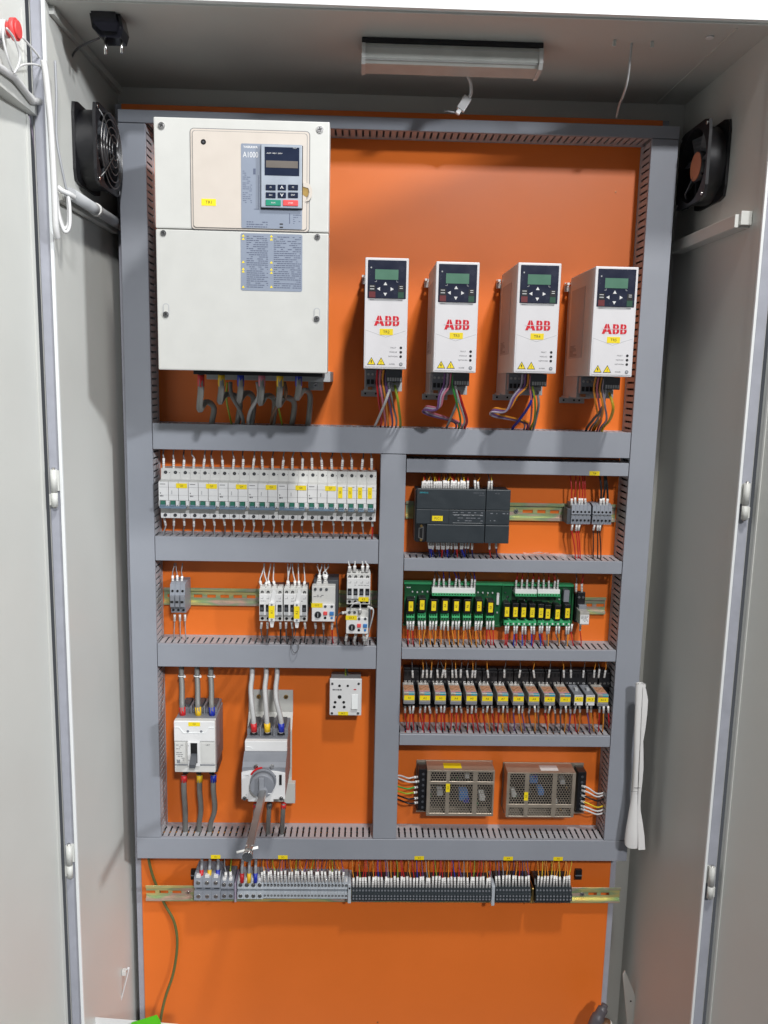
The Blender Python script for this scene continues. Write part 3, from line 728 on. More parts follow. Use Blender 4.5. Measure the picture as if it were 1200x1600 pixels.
# ================================================================== GROUND FLOOR DEVICES (left)
# --- moulded case breaker
mx0 = W(272.5, 1168, 100)[0]; mx1 = W(335.5, 1168, 100)[0]; mz0 = W(304, 1209, 100)[1]; mz1 = W(304, 1127, 100)[1]
T = Thing('moulded_case_breaker', 'white moulded case breaker with black toggle at the lower left', 'circuit breaker', mx0, mz0, 0)
MW, MH = mx1-mx0, mz1-mz0
m = MB(); m.box(0, MW, 6, MH, 4, 84, 'grey', 1.5); m.box(2, MW-2, -16, 6, 4, 60, 'dkgrey', 1); m.box(2, MW-2, MH, MH+8, 4, 58, 'grey', 1)
for k in range(3):
    cx = MW*(k+.5)/3
    m.box(cx-7, cx+7, MH+.1, MH+13, 14, 50, 'dkgrey', 1); m.cyl(cx, MH+6, 50, 53, 5, 'screwm', 12); m.box(cx-5, cx+5, -18, -6, 56, 66, 'black', 1)
    if k: m.box(MW*k/3-1.5, MW*k/3+1.5, MH+.1, MH+16, 6, 66, 'grey', .5)
T.part('base', m)
m = MB(); m.box(-.5, MW+.5, 2, MH, 84.2, 98, 'offwhite', 1.5); m.box(-.3, MW+.3, MH*.62, MH-.5, 98.1, 100, 'white', 1); m.box(MW*.33, MW*.63, MH*.15, MH*.62, 98.1, 103, 'white', 1); m.box(1, MW*.29, MH*.2, MH*.58, 98.1, 98.8, 'offwhite'); m.box(MW*.67, MW-1.5, MH*.2, MH*.58, 98.1, 98.8, 'offwhite')
m.box(0, MW, MH*.155, MH*.175, 98, 99, 'grey')
zz = MH*.83
m.prism([(1, zz+5), (9, zz+5), (17, zz-6), (MW-18, zz-6), (MW-10, zz+5), (MW-1, zz+5), (MW-1, zz+6.5), (MW-11, zz+6.5), (MW-19, zz-4.5), (18, zz-4.5), (10, zz+6.5), (1, zz+6.5)], 100, 100.8, 'd', 'bright_white')
m.cyl(MW*.34, MH*.81, 99.5, 100.4, 2.5, 'grey', 12); m.cyl(MW*.67, MH*.81, 99.5, 100.4, 2.5, 'grey', 12)
m.print_lines(3, MW*.27, MH*.24, MH*.56, 99.1, 9, 'ink_soft', rng, .5, .3); m.text('L&T', MW*.83, MH*.55, 99.2, 3.2, 'ink_soft'); m.box(4, 10, MH*.2, MH*.25, 98.8, 99.2, 'grey')
m.text('I', MW*.36, MH*.55, 103.2, 3, 'ink'); m.text('O', MW*.36, MH*.27, 103.2, 3, 'ink')
T.part('cover', m)
m = MB(); m.box(MW*.41, MW*.575, MH*.22, MH*.6, 103, 103.5, 'hole'); m.prism([(MH*.26, 100), (MH*.42, 100), (MH*.38, 108), (MH*.27, 121), (MH*.2, 121)], MW*.42, MW*.565, 'x', 'dkgrey'); T.part('toggle', m)
T.part('sticker', MB().flat(-11, 11, -4, 4, .4, 'yellow').text('Q1', 0, 0, .5, 4), at=(MW*.5, MH*.945, 100), label='yellow sticker reading Q1')
for k, (px, mt, nm) in enumerate(((284.5, 'red', 'red'), (309, 'yellow_tape', 'yellow'), (330.5, 'blue', 'blue'))):
    p = [(*W(px+1, 1118, 70), 70), (*W(px, 1100, 68), 68), (*W(px, 1075, 50), 50), (*W(px-1, 1055, 38), 38), (*W(px-1, 1038, 33), 33)]
    wire(p, 5.2, 'w_mgrey', f'grey power cable with {nm} sleeve entering the top of the moulded breaker', 'power cables at the moulded case breaker', 17, 6, 5, 'power_cable', 'cable', mt, bands=False)
    p = [(*W(px+3, 1211, 62), 62), (*W(px+3, 1235, 64), 64), (*W(px+5, 1265, 52), 52), (*W(px+(5, 2, -2)[k], 1290, 36), 36), (*W(px+(5, 2, -2)[k], 1312, 30), 30)]
    wire(p, 5.2, 'w_mgrey', f'grey power cable with {nm} sleeve leaving the bottom of the moulded breaker', 'power cables below the moulded case breaker', 14, 6, 5, 'power_cable', 'cable', mt, bands=False)
    x, z = W(px-1, 1056, 40); tx = [(x+6*math.cos(a), z, 39+6*math.sin(a)) for a in [i*math.pi/6 for i in range(13)]]
    single('cable_tie', MB().tube(tx, 1.2, 'sleeve', 5).box(x+5, x+9, z-2, z+2, 42, 46, 'sleeve', .5), f'white cable tie round the {nm} sleeved cable above the moulded breaker', 'cable tie', 0, 0, 0, 'cable ties on the grey power cables')

# --- rotary switch disconnector on its bracket
T = Thing('mounting_bracket', 'pale steel bracket carrying the rotary disconnector', 'bracket', *W(422, 1245, 10), 0)
b0, b1 = W(388, 1160, 12)[0]-W(422, 1245, 10)[0], W(457, 1160, 12)[0]-W(422, 1245, 10)[0]; bh = W(420, 1078, 4)[1]-W(422, 1245, 10)[1]
m = MB(); m.box(b0, b1, bh-46, bh, 1, 4, 'paint', .5); m.prism([(bh-46, 1), (bh-46, 4), (bh-76, 26), (bh-78, 24)], b0, b1, 'x', 'paint'); m.box(b0, b1, -2, bh-77, 23, 26, 'paint', .5)
m.box(b1-14, b1+8, 2, 45, 26.1, 40, 'paint', 1)
for x_ in (b0+20, b1-14): m.screw(x_, bh-14, 4, 4.5, 'brass')
T.part('bracket_plate', m)
rx0 = W(383, 1167, 112)[0]; rx1 = W(448, 1167, 112)[0]; RW = rx1-rx0
rz1 = W(415, 1158, 112)[1]; rz0 = W(415, 1253, 150)[1]; RH = rz1-rz0
T = Thing('rotary_disconnector', 'grey rotary switch disconnector with round knob on a white plate', 'switch disconnector', rx0, rz0, 0)
zA = W(415, 1174, 112)[1]-rz0; zB = W(415, 1199, 138)[1]-rz0
m = MB(); m.box(0, RW, 8, RH, 28, 100, 'grey', 1.5); m.box(3, RW-3, -14, 8, 28, 76, 'dkgrey', 1)
m.box(0, RW, RH, RH+12, 28, 84, 'grey', 1)
for k in range(3):
    cx = RW*(k+.5)/3; m.box(cx-7.5, cx+7.5, RH+12.1, RH+16, 34, 78, 'dkgrey', 1); m.cyl(cx, RH+10, 84, 88, 5.5, 'screwm', 12); m.box(cx-7, cx+7, RH+1, RH+5, 84.1, 86, 'black')
    if k: m.box(RW*k/3-1.5, RW*k/3+1.5, RH+.1, RH+18, 30, 92, 'grey', .5)
T.part('base', m)
m = MB(); m.box(-.5, RW+.5, zA, RH-.3, 100.2, 112, 'white', 1.2); m.prism([(1, RH-13), (9, RH-13), (14, RH-16), (16, RH-16), (10, RH-11), (1, RH-11)], 112, 112.6, 'd', 'bright_white'); T.part('cover', m)
m = MB(); m.prism([(zA-.3, 100), (zA-.3, 112), (zB+8, 132), (zB, 138), (zB, 100)], -1.5, RW+.5, 'x', 'grey'); m.box(-2.5, RW, 4, zB-.2, 100, 138, 'grey', 1.2)
for cx in (RW*.3, RW*.68): m.cyl(cx, zB+1, 130, 139, 4.2, 'screwm', 14)
T.part('operating_mechanism', m)
m = MB(); zp = zB-6
m.prism([(-2.5, 2), (10, 2), (10, -3), (RW*.72, -3), (RW*.72, 2), (RW, 2), (RW, zp-4), (RW*.8, zp-1), (RW*.4, zp+2), (RW*.15, zp), (-2.5, zp-3)], 138.1, 143, 'd', 'white')
kx, kz = W(411, 1222, 150)[0]-rx0, W(411, 1222, 150)[1]-rz0
m.prism([(kx+27*math.cos(math.radians(a)), kz+27*math.sin(math.radians(a))) for a in range(95, 156, 6)]+[(kx+22*math.cos(math.radians(a)), kz+22*math.sin(math.radians(a))) for a in range(155, 94, -6)], 143, 143.6, 'd', 'red')
m.box(RW*.86, RW*.92, zp-26, zp-6, 143, 144, 'hole'); m.cyl(RW*.76, zp-9, 143, 143.6, 2, 'hole', 8)
m.text('I ON', 6, zp-8, 143.3, 3, 'ink_soft'); m.text('0', 6, 10, 143.3, 3.4, 'ink_soft')
for cx in (3, RW-7): m.screw(cx, 4, 144, 4)
T.part('face_plate', m)
m = MB(); m.cyl(kx, kz, 143.7, 150, 24, 'grey', 36); m.cyl(kx, kz, 150, 168, 21.5, 'grey', 36); m.box(kx-5, kx+5, kz-20, kz+20, 168, 175, 'grey', 2); m.box(kx+8, kx+18, kz-14, kz-12.5, 168, 168.6, 'white')
T.part('knob', m)
# shaft pointing out of the panel towards the door
sx, sz = W(411, 1238, 172)
T2 = Thing('door_coupling_shaft', 'square steel shaft sticking out of the rotary knob towards the viewer', 'shaft', sx, sz, 172)
T2.part('shaft', MB().box(-6, 6, -6, 6, 0, 185, 'steel', .8).cyl(0, 0, -12, 4, 9, 'grey', 20))
T2.part('cross_pin', MB().tube([(-20, -6, 186), (14, 3, 186)], 2.2, 'sleeve', 8).cyl(0, 0, 185.2, 204, 7, 'steel', 16).prism(circ(8.5, 14), 204, 209, 'd', 'screwm', True))
for k, (px, mt, nm) in enumerate(((397, 'red', 'red'), (418, 'yellow_tape', 'yellow'), (440, 'blue', 'blue'))):
    off = (-5, -4, -9)[k]
    p = [(*W(px, 1143, 92), 92), (*W(px-1, 1124, 92), 92), (*W(px+off+1, 1095, 82), 82), (*W(px+off, 1075, 66), 66), (*W(px+off+2, 1056, 48), 48), (*W(px+off+2, 1036, 36), 36)]
    wire(p, 4.8, 'w_dull', f'white power cable with {nm} sleeve entering the top of the rotary disconnector', 'power cables at the rotary disconnector', 17, 5.8, 6, 'power_cable', 'cable', mt, bands=False)
    p = [(*W(px+3, 1256, 92), 92), (*W(px+2, 1272, 84), 84), (*W(px+1, 1294, 48), 48), (*W(px+1, 1314, 32), 32)]
    wire(p, 4.6, 'w_mgrey', f'grey power cable with {nm} sleeve leaving the bottom of the rotary disconnector', 'power cables below the rotary disconnector', 12, 5.4, 5, 'power_cable', 'cable', ('red', 'dkgrey', 'red')[k], bands=False)

# --- socket outlet
s0, s1, t0, t1 = R(515, 1060.5, 565, 1118, 46)
T = Thing('socket_outlet', 'white square socket outlet with round holes and a rocker switch', 'socket', s0, t0, 0); SWd, SHt = s1-s0, t1-t0
T.part('back_box', MB().box(2, SWd-2, 2, SHt-2, 1, 40, 'ltgrey', 1))
m = MB(); m.box(0, SWd, 0, SHt, 40.2, 46, 'white', 1.8)
for (a, b, r_) in ((653+84, 180, 2.6), (793, 180, 2.4), (738, 255, 3.8), (708, 291, 2.8), (766, 291, 2.8), (702, 323, 2.8), (769, 323, 2.8)):
    x, z = W(360+a/4.325, 1030+b/4.325, 46); m.cyl(x-s0, z-t0, 45.5, 46.4, r_, 'hole', 14)
for (a, b) in ((689, 165), (867, 165), (686, 364), (862, 364)):
    x, z = W(360+a/4.325, 1030+b/4.325, 46); m.screw(x-s0, z-t0, 46, 2.6)
x, z = W(360+842/4.325, 1030+205/4.325, 46); m.box(x-s0-2.5, x-s0+2.5, z-t0-1, z-t0+1, 46, 46.4, 'red'); x, z = W(360+722/4.325, 1030+206/4.325, 46); m.print_lines(x-s0-9, x-s0+9, z-t0-1.5, z-t0+1.5, 46.4, 1, 'ink_soft', rng, .95, .9)
T.part('face_plate', m)
x, z = W(360+840/4.325, 1030+285/4.325, 46); T.part('rocker', MB().prism([(-14, 46), (14, 46), (14, 47), (-4, 50), (-14, 51.5)], x-s0-6, x-s0+6, 'x', 'bright_white'), at=(0, z-t0, 0))
x, z = W(360+762/4.325, 1030+366/4.325, 46); T.part('sticker', MB().flat(-10, 10, -3.6, 3.6, .4, 'yellow').text('SKT', 0, 0, .5, 3.4), at=(x-s0, z-t0, 46), label='yellow sticker on the socket plate')
for k in (0, 1): wire([(*W(539+k*4, 1066, 20), 20), (*W(540+k*3, 1054, 22), 22), (*W(540+k*2, 1044, 28), 28), (*W(540+k*2, 1036, 28), 28)], 1.6, ('w_gy', 'w_dgrey')[k], ('green and yellow wire rising from the socket outlet', 'dark wire rising from the socket outlet')[k], 'wires above the socket outlet')

# ================================================================== LEFT ROW TWO
# fuse terminals
for k in range(3):
    f0 = W(265.3+k*7.9, 936, 62)[0]; f1 = W(265.3+(k+1)*7.9, 936, 62)[0]; fz0 = W(277, 959.5, 62)[1]; fz1 = W(277, 912, 62)[1]
    T = Thing('fuse_terminal', f'grey fuse terminal block, {nth(k)} of three at the left end of the contactor row', 'terminal block', f0, fz0, 0, 'three grey fuse terminals'); w_ = f1-f0; h_ = fz1-fz0
    def fb(w_=w_, h_=h_):
        m = MB(); m.prism([(0, 8), (h_, 8), (h_, 50), (h_-3, 58), (h_*.66, 60), (h_*.64, 62), (h_*.22, 62), (h_*.2, 56), (0, 52)], .2, w_-.2, 'x', 'termgrey')
        m.cyl(w_/2, h_*.75, 58, 60.4, 2.3, 'hole', 10); m.cyl(w_/2, h_*.1, 50, 55.2, 2.5, 'hole', 10); return m
    T.part('body', fb, key='fuseb')
    T.part('fuse_lever', lambda w_=w_, h_=h_: MB().box(1, w_-1, h_*.24, h_*.62, 62.1, 66, 'grey', .8).box(2, w_-2, h_*.38, h_*.45, 66, 66.4, 'hole'), key='fusel')
wire_row([270, 277, 283.5], 912, 40, 884, 30, 16, 'w_grey', 'entering the top of the grey fuse terminals', 'wires at the fuse terminals', r=.9, sr=2.3)
wire_row([273, 281, 289], 960, 40, 1012, 30, 15, 'w_grey', 'leaving the bottom of the grey fuse terminals', 'wires at the fuse terminals', r=.9, sr=2.2, spread=5)

def contactor(x0, y0, x1, y1, label, group='small white contactors', aux=None, lab=None, d=78):
    a, b, c, e = R(x0, y0, x1, y1, d); T = Thing('contactor', label, 'contactor', a, c, 0, group); w_, h_ = b-a, e-c
    m = MB(); m.box(1, w_-1, 3, h_-3, 8, 56, 'dkgrey', 1); m.box(0, w_, 0, h_, 50, 72, 'offwhite', 1); m.box(.6, w_-.6, h_*.2, h_*.86, 72.1, 78, 'white', 1)
    for k in range(4):
        cx = w_*(k+.5)/4; m.box(cx-4.6, cx+4.6, h_-1, h_+3, 50, 68, 'offwhite', .6)
        m.cyl(cx, h_*.89, 71, 73.4, 2.9, 'hole', 12); m.cyl(cx, h_*.89, 73.4, 73.6, 1.9, 'steel', 8); m.cyl(cx, h_*.085, 71, 72.6, 2.9, 'hole', 12)
        m.box(cx-2.5, cx+2.5, h_*.71, h_*.72, 78, 78.2, 'ink_soft'); m.box(cx+1.8, cx+2.3, h_*.72, h_*.78, 78, 78.2, 'ink_soft')
        if k: m.box(w_*k/4-.3, w_*k/4+.3, h_*.1, h_*.98, 72, 72.3, 'ltgrey')
    m.print_lines(3, w_-3, h_*.62, h_*.67, 78.2, 1, 'ink_soft', rng, .6, .3)
    T.part('housing', m)
    m = MB()
    for k in range(4): cx = w_*(k+.5)/4; m.box(cx-3.8, cx+3.8, h_*.32, h_*.54, 78.1, 79, 'black', .4); m.box(cx-2.6, cx+2.6, h_*.36, h_*.45, 79, 80.5, 'dkgrey', .5); m.box(cx-3.6, cx+3.6, h_*.22, h_*.31, 78.1, 78.8, 'ltgrey', .3)
    T.part('contact_window', m)
    if aux:
        m = MB(); ax, ay0, ax_, ay1 = aux; p0, p1, q0, q1 = R(ax, ay0, ax_, ay1, 92); m.box(p0-a, p1-a, q0-c, q1-c, 80.6, 92, 'white', 1.5); xm = (p0+p1)/2-a
        m.prism([(xm-3.5, q1-c-3), (xm+3.5, q1-c-3), (xm+8, h_*.93), (xm+3, h_+6), (xm, h_*.93)], 80.7, 86, 'd', 'white'); m.prism([(xm-4.5, q0-c+2), (xm+4.5, q0-c+2), (xm+2.5, q0-c-12), (xm-2.5, q0-c-12)], 82, 88, 'd', 'white')
        m.cyl(xm, q1-c-5, 91.5, 92.5, 2.1, 'grey', 10); m.cyl(xm, q0-c+4, 91.5, 92.5, 2.1, 'grey', 10)
        su = T.part('surge_suppressor', m)
        T.part('sticker', MB().flat(-(p1-p0)*.46, (p1-p0)*.46, -12, 12, .4, 'yellow').text(lab, 0, 0, .5, 4, rot=90), parent=su, at=(xm, (q0+q1)/2-c, 92), label='yellow sticker reading '+lab)
    elif lab:
        T.part('sticker', MB().flat(-9.5, 9.5, -4.2, 4.2, .4, 'yellow').text(lab, 0, 0, .5, 3.6), at=(w_*.72, h_*.2, 79.2), label='yellow sticker reading '+lab)
contactor(404.6, 921, 441.6, 972, 'white contactor with upright yellow sticker K1, left one of the pair', aux=(419.5, 941, 429.5, 971.5), lab='K1')
contactor(442.8, 921, 480, 972.4, 'white contactor with upright yellow sticker K2, right one of the pair', aux=(459, 941.5, 468.5, 972.5), lab='K2')
contactor(541.7, 897, 578.7, 945.7, 'white contactor mounted above the overload relay near the middle duct', lab='K3')
def overload(x0, y0, x1, y1, label, lab, d=86, fulltop=True):
    a, b, c, e = R(x0, y0, x1, y1, d); T = Thing('overload_relay', label, 'overload relay', a, c, 0, 'white overload relays with black dials'); w_, h_ = b-a, e-c
    m = MB(); m.box(2, w_+5, 4, h_+7 if fulltop else h_-2, 8, 60, 'dkgrey', 1); m.box(0, w_, 0, h_, 60.1, 80, 'offwhite', 1.2); m.box(.5, w_-.5, 1, h_*(.5 if fulltop else .72), 80.1, 86, 'white', 1)
    for k in range(3): m.cyl(w_*(.14+.24*k), h_*.91, 79, 81.5, 2.7, 'dkgrey', 12)
    if fulltop: m.print_lines(3, w_*.5, h_*.68, h_*.76, 80.5, 2, 'ink_soft', rng, .7, .4)
    T.part('housing', m)
    dx, dz = w_*.27, h_*(.21 if fulltop else .30)
    T.part('dial', MB().cyl(dx, dz, 86, 87.5, 6.4, 'dkgrey', 20).cyl(dx, dz, 87.5, 90, 4.8, 'black', 16).box(dx-.6, dx+.6, dz-4, dz+4, 90, 90.3, 'ltgrey'))
    hz = h_*(.24 if fulltop else .36)
    T.part('stop_button', MB().box(w_*.5, w_*.67, hz-2.5, hz+4.5, 86, 88.5, 'red_btn', .6).cyl(w_*.58, hz-8, 85.9, 86.8, 2.5, 'hole', 10))
    T.part('reset_button', MB().box(w_*.77, w_*.95, hz-2.5, hz+4.5, 86, 89, 'ltblue', .6).cyl(w_*.86, hz-8, 85.9, 86.8, 2.5, 'ltblue', 10))
    T.part('test_screws', MB().cyl(w_*.58, hz+14, 85.9, 86.9, 2.6, 'dkgrey', 10).cyl(w_*.86, hz+14, 85.9, 86.9, 2.6, 'dkgrey', 10))
    T.part('sticker', MB().flat(-10.5, 10.5, -4.4, 4.4, .4, 'yellow').text(lab, 0, 0, .5, 3.8), at=(10, hz+16, 86.1), label='yellow sticker reading '+lab)
overload(487, 917, 523.6, 972, 'white motor protection switch with black dial between the contactor pair and the tall stack', 'Q12')
overload(540.6, 955, 575.5, 991, 'white overload relay with black dial hanging below the upper contactor', 'OL3', fulltop=False)
G = 'wires at the contactors'
wire_row([410, 414, 423, 431, 448.5, 452.5, 461, 468, 474], 922, 62, 885, 34, 18, 'w_white', 'above the contactor pair', G, r=1.2, sr=2.6, tilt=5, spread=4)
wire_row([409, 418, 438, 447, 456, 476], 972, 62, 1010, 34, 13, ['w_dgrey', 'w_dgrey', 'w_black'], 'below the contactor pair', G, r=1.3, sr=2.3, tilt=2)
wire_row([496, 500.5, 507, 511], 913, 62, 886, 40, 20, ['w_white'], 'above the motor protection switch', G, r=1.2, sr=3, tilt=8)
wire_row([492.5, 505, 519], 973, 62, 1010, 34, 13, ['w_dgrey', 'w_dgrey', 'w_red'], 'below the motor protection switch', G, r=1.3, sr=2.4, tilt=2)
wire_row([546, 554, 567, 573], 894, 70, 878, 60, 12, 'w_white', 'above the upper contactor of the stack', G, r=1.4, sr=3, tilt=3)
wire_row([542, 556, 568, 574], 991, 66, 1012, 40, 14, 'w_white', 'below the lower overload relay', G, r=1.3, sr=2.8, tilt=3)
for k, (pp, lb) in enumerate((([(541, 957, 82), (532, 958, 88), (526, 968, 80), (527, 985, 60), (531, 1010, 34)], 'white sleeved wire arching out left of the lower overload relay'), ([(575, 948, 90), (583, 952, 96), (582, 965, 92), (577, 985, 76), (572, 1010, 40)], 'white sleeved wire arching out right of the lower overload relay'),
                                 ([(563, 958, 88), (562, 942, 90), (553, 943, 92), (548, 950, 86), (546, 957, 70)], 'thin white wire looping between upper contactor and overload relay'))):
    wire([(*W(a, b, c), c) for a, b, c in pp], 1.3, 'w_white' if k else 'w_dgrey', lb, G, 9, 2.8)
wire([(*W(463, 975, 66), 66), (*W(461, 992, 66), 66), (*W(455, 1008, 70), 70), (*W(460, 1020, 74), 74), (*W(467, 1012, 70), 70), (*W(463, 1000, 56), 56), (*W(462, 1012, 34), 34)], .8, 'w_dgrey', 'thin dark wire looping in front of the duct under the contactor pair', G)

# ================================================================== CONTROLLER
c0, c1, e0, e1 = R(650.6, 764, 758.2, 848, 70)
T = Thing('logic_controller', 'wide dark grey programmable controller with yellow sticker PLC1', 'controller', c0, e0, 0); w_, h_ = c1-c0, e1-e0
s1 = W(704, 796, 70)[1]-e0; s2 = W(704, 819.5, 70)[1]-e0; xp = W(666.5, 832, 70)[0]-c0
m = MB(); m.box(-2, w_-1, 1, h_-3, 8, 62, 'plc', 1.5); m.box(0, w_-.3, s2+.5, s1-.5, 62.1, 70, 'plc', 1)
for zz, aa in ((s1-10, .3), (s2+3, .55)): m.box(w_*.53, w_-5, zz, zz+.5, 70, 70.2, 'ltgrey')
m.box(w_*.2, w_*.205, s2+1, s1-1, 70, 70.2, 'black'); m.box(w_*.47, w_*.475, s2+1, s1-1, 70, 70.2, 'black')
m.print_lines(w_*.5, w_-4, s2+5, s1-3, 70.3, 4, 'grey', rng, .4, .25)
T.part('housing', m)
m = MB(); m.box(0, w_-.3, s1, h_, 62.1, 71, 'plc', 1.4); m.text('SIEMENS', 13, h_-7.5, 71.3, 3, 'teal', w=16, bold=.02); m.text('SIMATIC S7-200', w_-14, h_-6.5, 71.3, 2, 'grey'); m.text('CPU 224', w_-8, h_-11, 71.3, 2, 'grey'); T.part('upper_flap', m)
m = MB(); m.box(xp, w_-.3, 0, s2, 62.1, 71, 'plc', 1.4); T.part('lower_flap', m)
m = MB(); m.box(0, xp-1, 0, s2, 62.1, 67, 'black', 1); m.prism([(xp/2-5, 8), (xp/2+4, 5), (xp/2+4, s2-5), (xp/2-5, s2-8)], 67, 69, 'd', 'steel'); m.prism([(xp/2-3.4, 9.5), (xp/2+2.6, 7), (xp/2+2.6, s2-7), (xp/2-3.4, s2-9.5)], 69, 69.6, 'd', 'hole')
for zz in (4, s2-4): m.cyl(xp/2, zz, 67, 70, 2.4, 'brass', 10)
T.part('serial_port', m)
x, z = W(683.5, 810, 71); T.part('sticker', MB().flat(-10, 10, -4.8, 4.8, .4, 'yellow').text('PLC1', 0, 0, .5, 4), at=(x-c0, z-e0, 70.2), label='yellow sticker reading PLC1')
g0, g1, _, _ = R(758.8, 764, 796.5, 848, 70)
T = Thing('expansion_module', 'dark grey expansion module joined to the right side of the controller', 'controller module', g0, e0, 0); wm = g1-g0
T.part('housing', MB().box(0, wm, 1, h_-2, 8, 62, 'plc', 1.5).box(0, wm, s2+.5, s1-.5, 62.1, 69, 'plc', 1).print_lines(3, wm-3, s2+5, s1-3, 69.3, 3, 'grey', rng, .5, .25))
T.part('upper_flap', MB().box(0, wm, s1, h_, 62.1, 70.4, 'plc', 1.4).text('EM 223', wm*.45, h_-7, 70.7, 2, 'grey')); T.part('lower_flap', MB().box(0, wm, 0, s2, 62.1, 70.4, 'plc', 1.4))
G = 'white sleeved wires at the black controller'
wire_row([659.5+k*3.75 for k in range(20)]+[742.5, 747.5, 763, 768], 765, 55, 742, 32, 17, ['w_orange', 'w_red', 'w_brown', 'w_orange', 'w_dgrey', 'w_yellow'], 'above the black controller', G, r=.9, sr=2.2, tilt=2, stuff=True)
wire_row([670+k*4 for k in range(12)]+[720, 724, 728, 733, 738, 765, 775], 847, 52, 876, 32, 14, ['w_navy', 'w_blue', 'w_navy', 'w_black', 'w_navy', 'w_red'], 'below the black controller', G, r=1.2, sr=2.2, tilt=2, stuff=True)
# small spring terminals beside it
def spring_term(px, k, grp, colname):
    a, b, c, e = R(px, 791, px+6.05, 819.5, 46); c = W(925, 819.5, 46)[1]; e = W(925, 791, 46)[1]
    T = Thing('terminal_block', f'small grey spring terminal, {nth(k)} of five {grp}', 'terminal block', a, c, 0, 'small grey spring terminals right of the controller'); w_, h_ = b-a, e-c
    def f(w_=w_, h_=h_):
        m = MB(); m.prism([(0, 8), (h_+4, 8), (h_+4, 32), (h_, 44), (h_*.55, 46), (h_*.55, 41), (h_*.45, 41), (h_*.45, 46), (0, 44)], .15, w_-.15, 'x', 'termgrey')
        m.cyl(w_/2, h_*.68, 44, 46.3, 2.1, 'hole', 10); m.cyl(w_/2, h_*.22, 43, 46.2, 2.1, 'hole', 10); m.box(.8, w_-.8, h_*.46, h_*.54, 41, 42, 'ltgrey'); return m
    T.part('body', f, key='springt')
for k in range(5): spring_term(893+k*6.05, k, 'in the group with red wires', '')
for k in range(5): spring_term(926+k*6.05, k, 'in the group with black wires', '')
single('end_clamp', MB().box(0, 8, 0, 30, 4, 40, 'dkgrey', 1), 'dark grey end clamp left of the red wired terminals', 'end clamp', W(886, 805, 40)[0], W(886, 819, 40)[1], 0)
G = 'wires at the small spring terminals'
wire_row([893, 899, 905, 909, 915], 790, 38, 742, 30, 15, 'w_red', 'above the small spring terminals', G, r=1.2, sr=2.3, spread=3)
wire_row([938, 943.5, 948], 790, 38, 742, 36, 14, 'w_black', 'above the small spring terminals on the right', G, r=2.2, sr=2.6, spread=2)
wire_row([894.5, 901, 905.5], 819.5, 40, 876, 32, 12, 'w_red', 'below the small spring terminals', G, r=1.2, sr=2.2, spread=5)
wire_row([929, 934, 938], 819.5, 40, 876, 32, 12, 'w_black', 'below the small spring terminals on the right', G, r=1.3, sr=2.2, spread=4)
# forgotten plastic bag on the duct
m = MB(); rb = random.Random(8); bx_, bz_ = W(822, 873, 40); nx, ny = 14, 5; vs = []
for i in range(nx):
    for j in range(ny): vs.append((i*6.4, 2+math.sin(i*.33)*9*(j/(ny-1))*rb.uniform(.7, 1.2)+rb.uniform(0, 2), 8+j*9+rb.uniform(-2, 2)))
m.add(vs, [(i*ny+j, i*ny+j+1, (i+1)*ny+j+1, (i+1)*ny+j) for i in range(nx-1) for j in range(ny-1)], 'plastic_bag')
single('plastic_bag', m, 'crumpled clear plastic bag lying on the duct right of the controller', 'plastic bag', bx_, bz_+2, 0)

# ================================================================== RELAY BOARDS
def relay_board(T, xr, x0w, lz, size, labd, kind):
    pass
# board one
d1 = 46
p0, p1, q0, q1 = R(631.5, 911, 783.5, 977, 20)
T = Thing('relay_board', 'green relay board with eight relays and a white top connector, left of two', 'relay board', p0, q0, 0)
def loc(px, py, d, o=(p0, q0)): x, z = W(px, py, d); return x-o[0], z-o[1]
m = MB(); m.box(0, p1-p0, 0, q1-q0, 18, 20, 'pcb', .3); m.box(-1.5, p1-p0+1.5, q1-q0-3, q1-q0+1.5, 8, 24, 'conn', .5); m.box(-1.5, p1-p0+1.5, -2, 2, 8, 22, 'pcb', .5)
for (a, b) in ((218, 280), (265, 285), (316, 280), (366, 280), (865, 287), (912, 290), (962, 293), (1008, 292)):
    x, z = loc(610+a/6.316, 880+b/6.316, 22); m.cyl(x, z, 20, 23.5, 1.6, 'white', 8)
m.print_lines(4, 12, q1-q0-12, q1-q0-8, 20.4, 1, 'white', rng, .9, .5)
for k in range(40): x = rng.uniform(4, p1-p0-8); z = rng.uniform(8, q1-q0-20); m.box(x, x+rng.uniform(1, 3), z, z+rng.uniform(1, 4), 20, 22, rng.choice(['black', 'ltgrey', 'brass', 'dkgrey']))
x, z = loc(778, 936, 24); m.box(x-2.5, x+2.5, z-12, z+12, 20, 24, 'white', .5)
T.part('circuit_board', m)
a, b = loc(675, 930.5, 42); c, e = loc(743, 920, 42)
def topcon(a, c, b, e, n):
    m = MB(); m.box(a, c, b+4.5, e, 20.1, 40, 'white', .4); m.box(a, c, b, b+4.4, 20.1, 44, 'conn', .4)
    for k in range(n): xx = a+(c-a)*(k+.5)/n; m.box(xx-1.3, xx+1.3, b+2.4, b+4.6, 44, 44.3, 'hole')
    return m
T.part('top_connector', topcon(a, c, b, e, 16))
def relay_small(T, cx, zc, hh, txt, wr, hr, org, d=44, wlab=8.5, hlab=19):
    o = T.part('relay', MB().box(-wr/2, wr/2, -hr/2, hr/2, 20.1, d, 'black', .6), at=(cx, zc, 0), key=('rs', wr, hr, d))
    T.part('sticker', MB().flat(-wlab/2, wlab/2, -hlab/2, hlab/2, .4, 'yellow').text(txt, 0, 0, .5, 4, rot=90), parent=o, at=(0, hh, d))
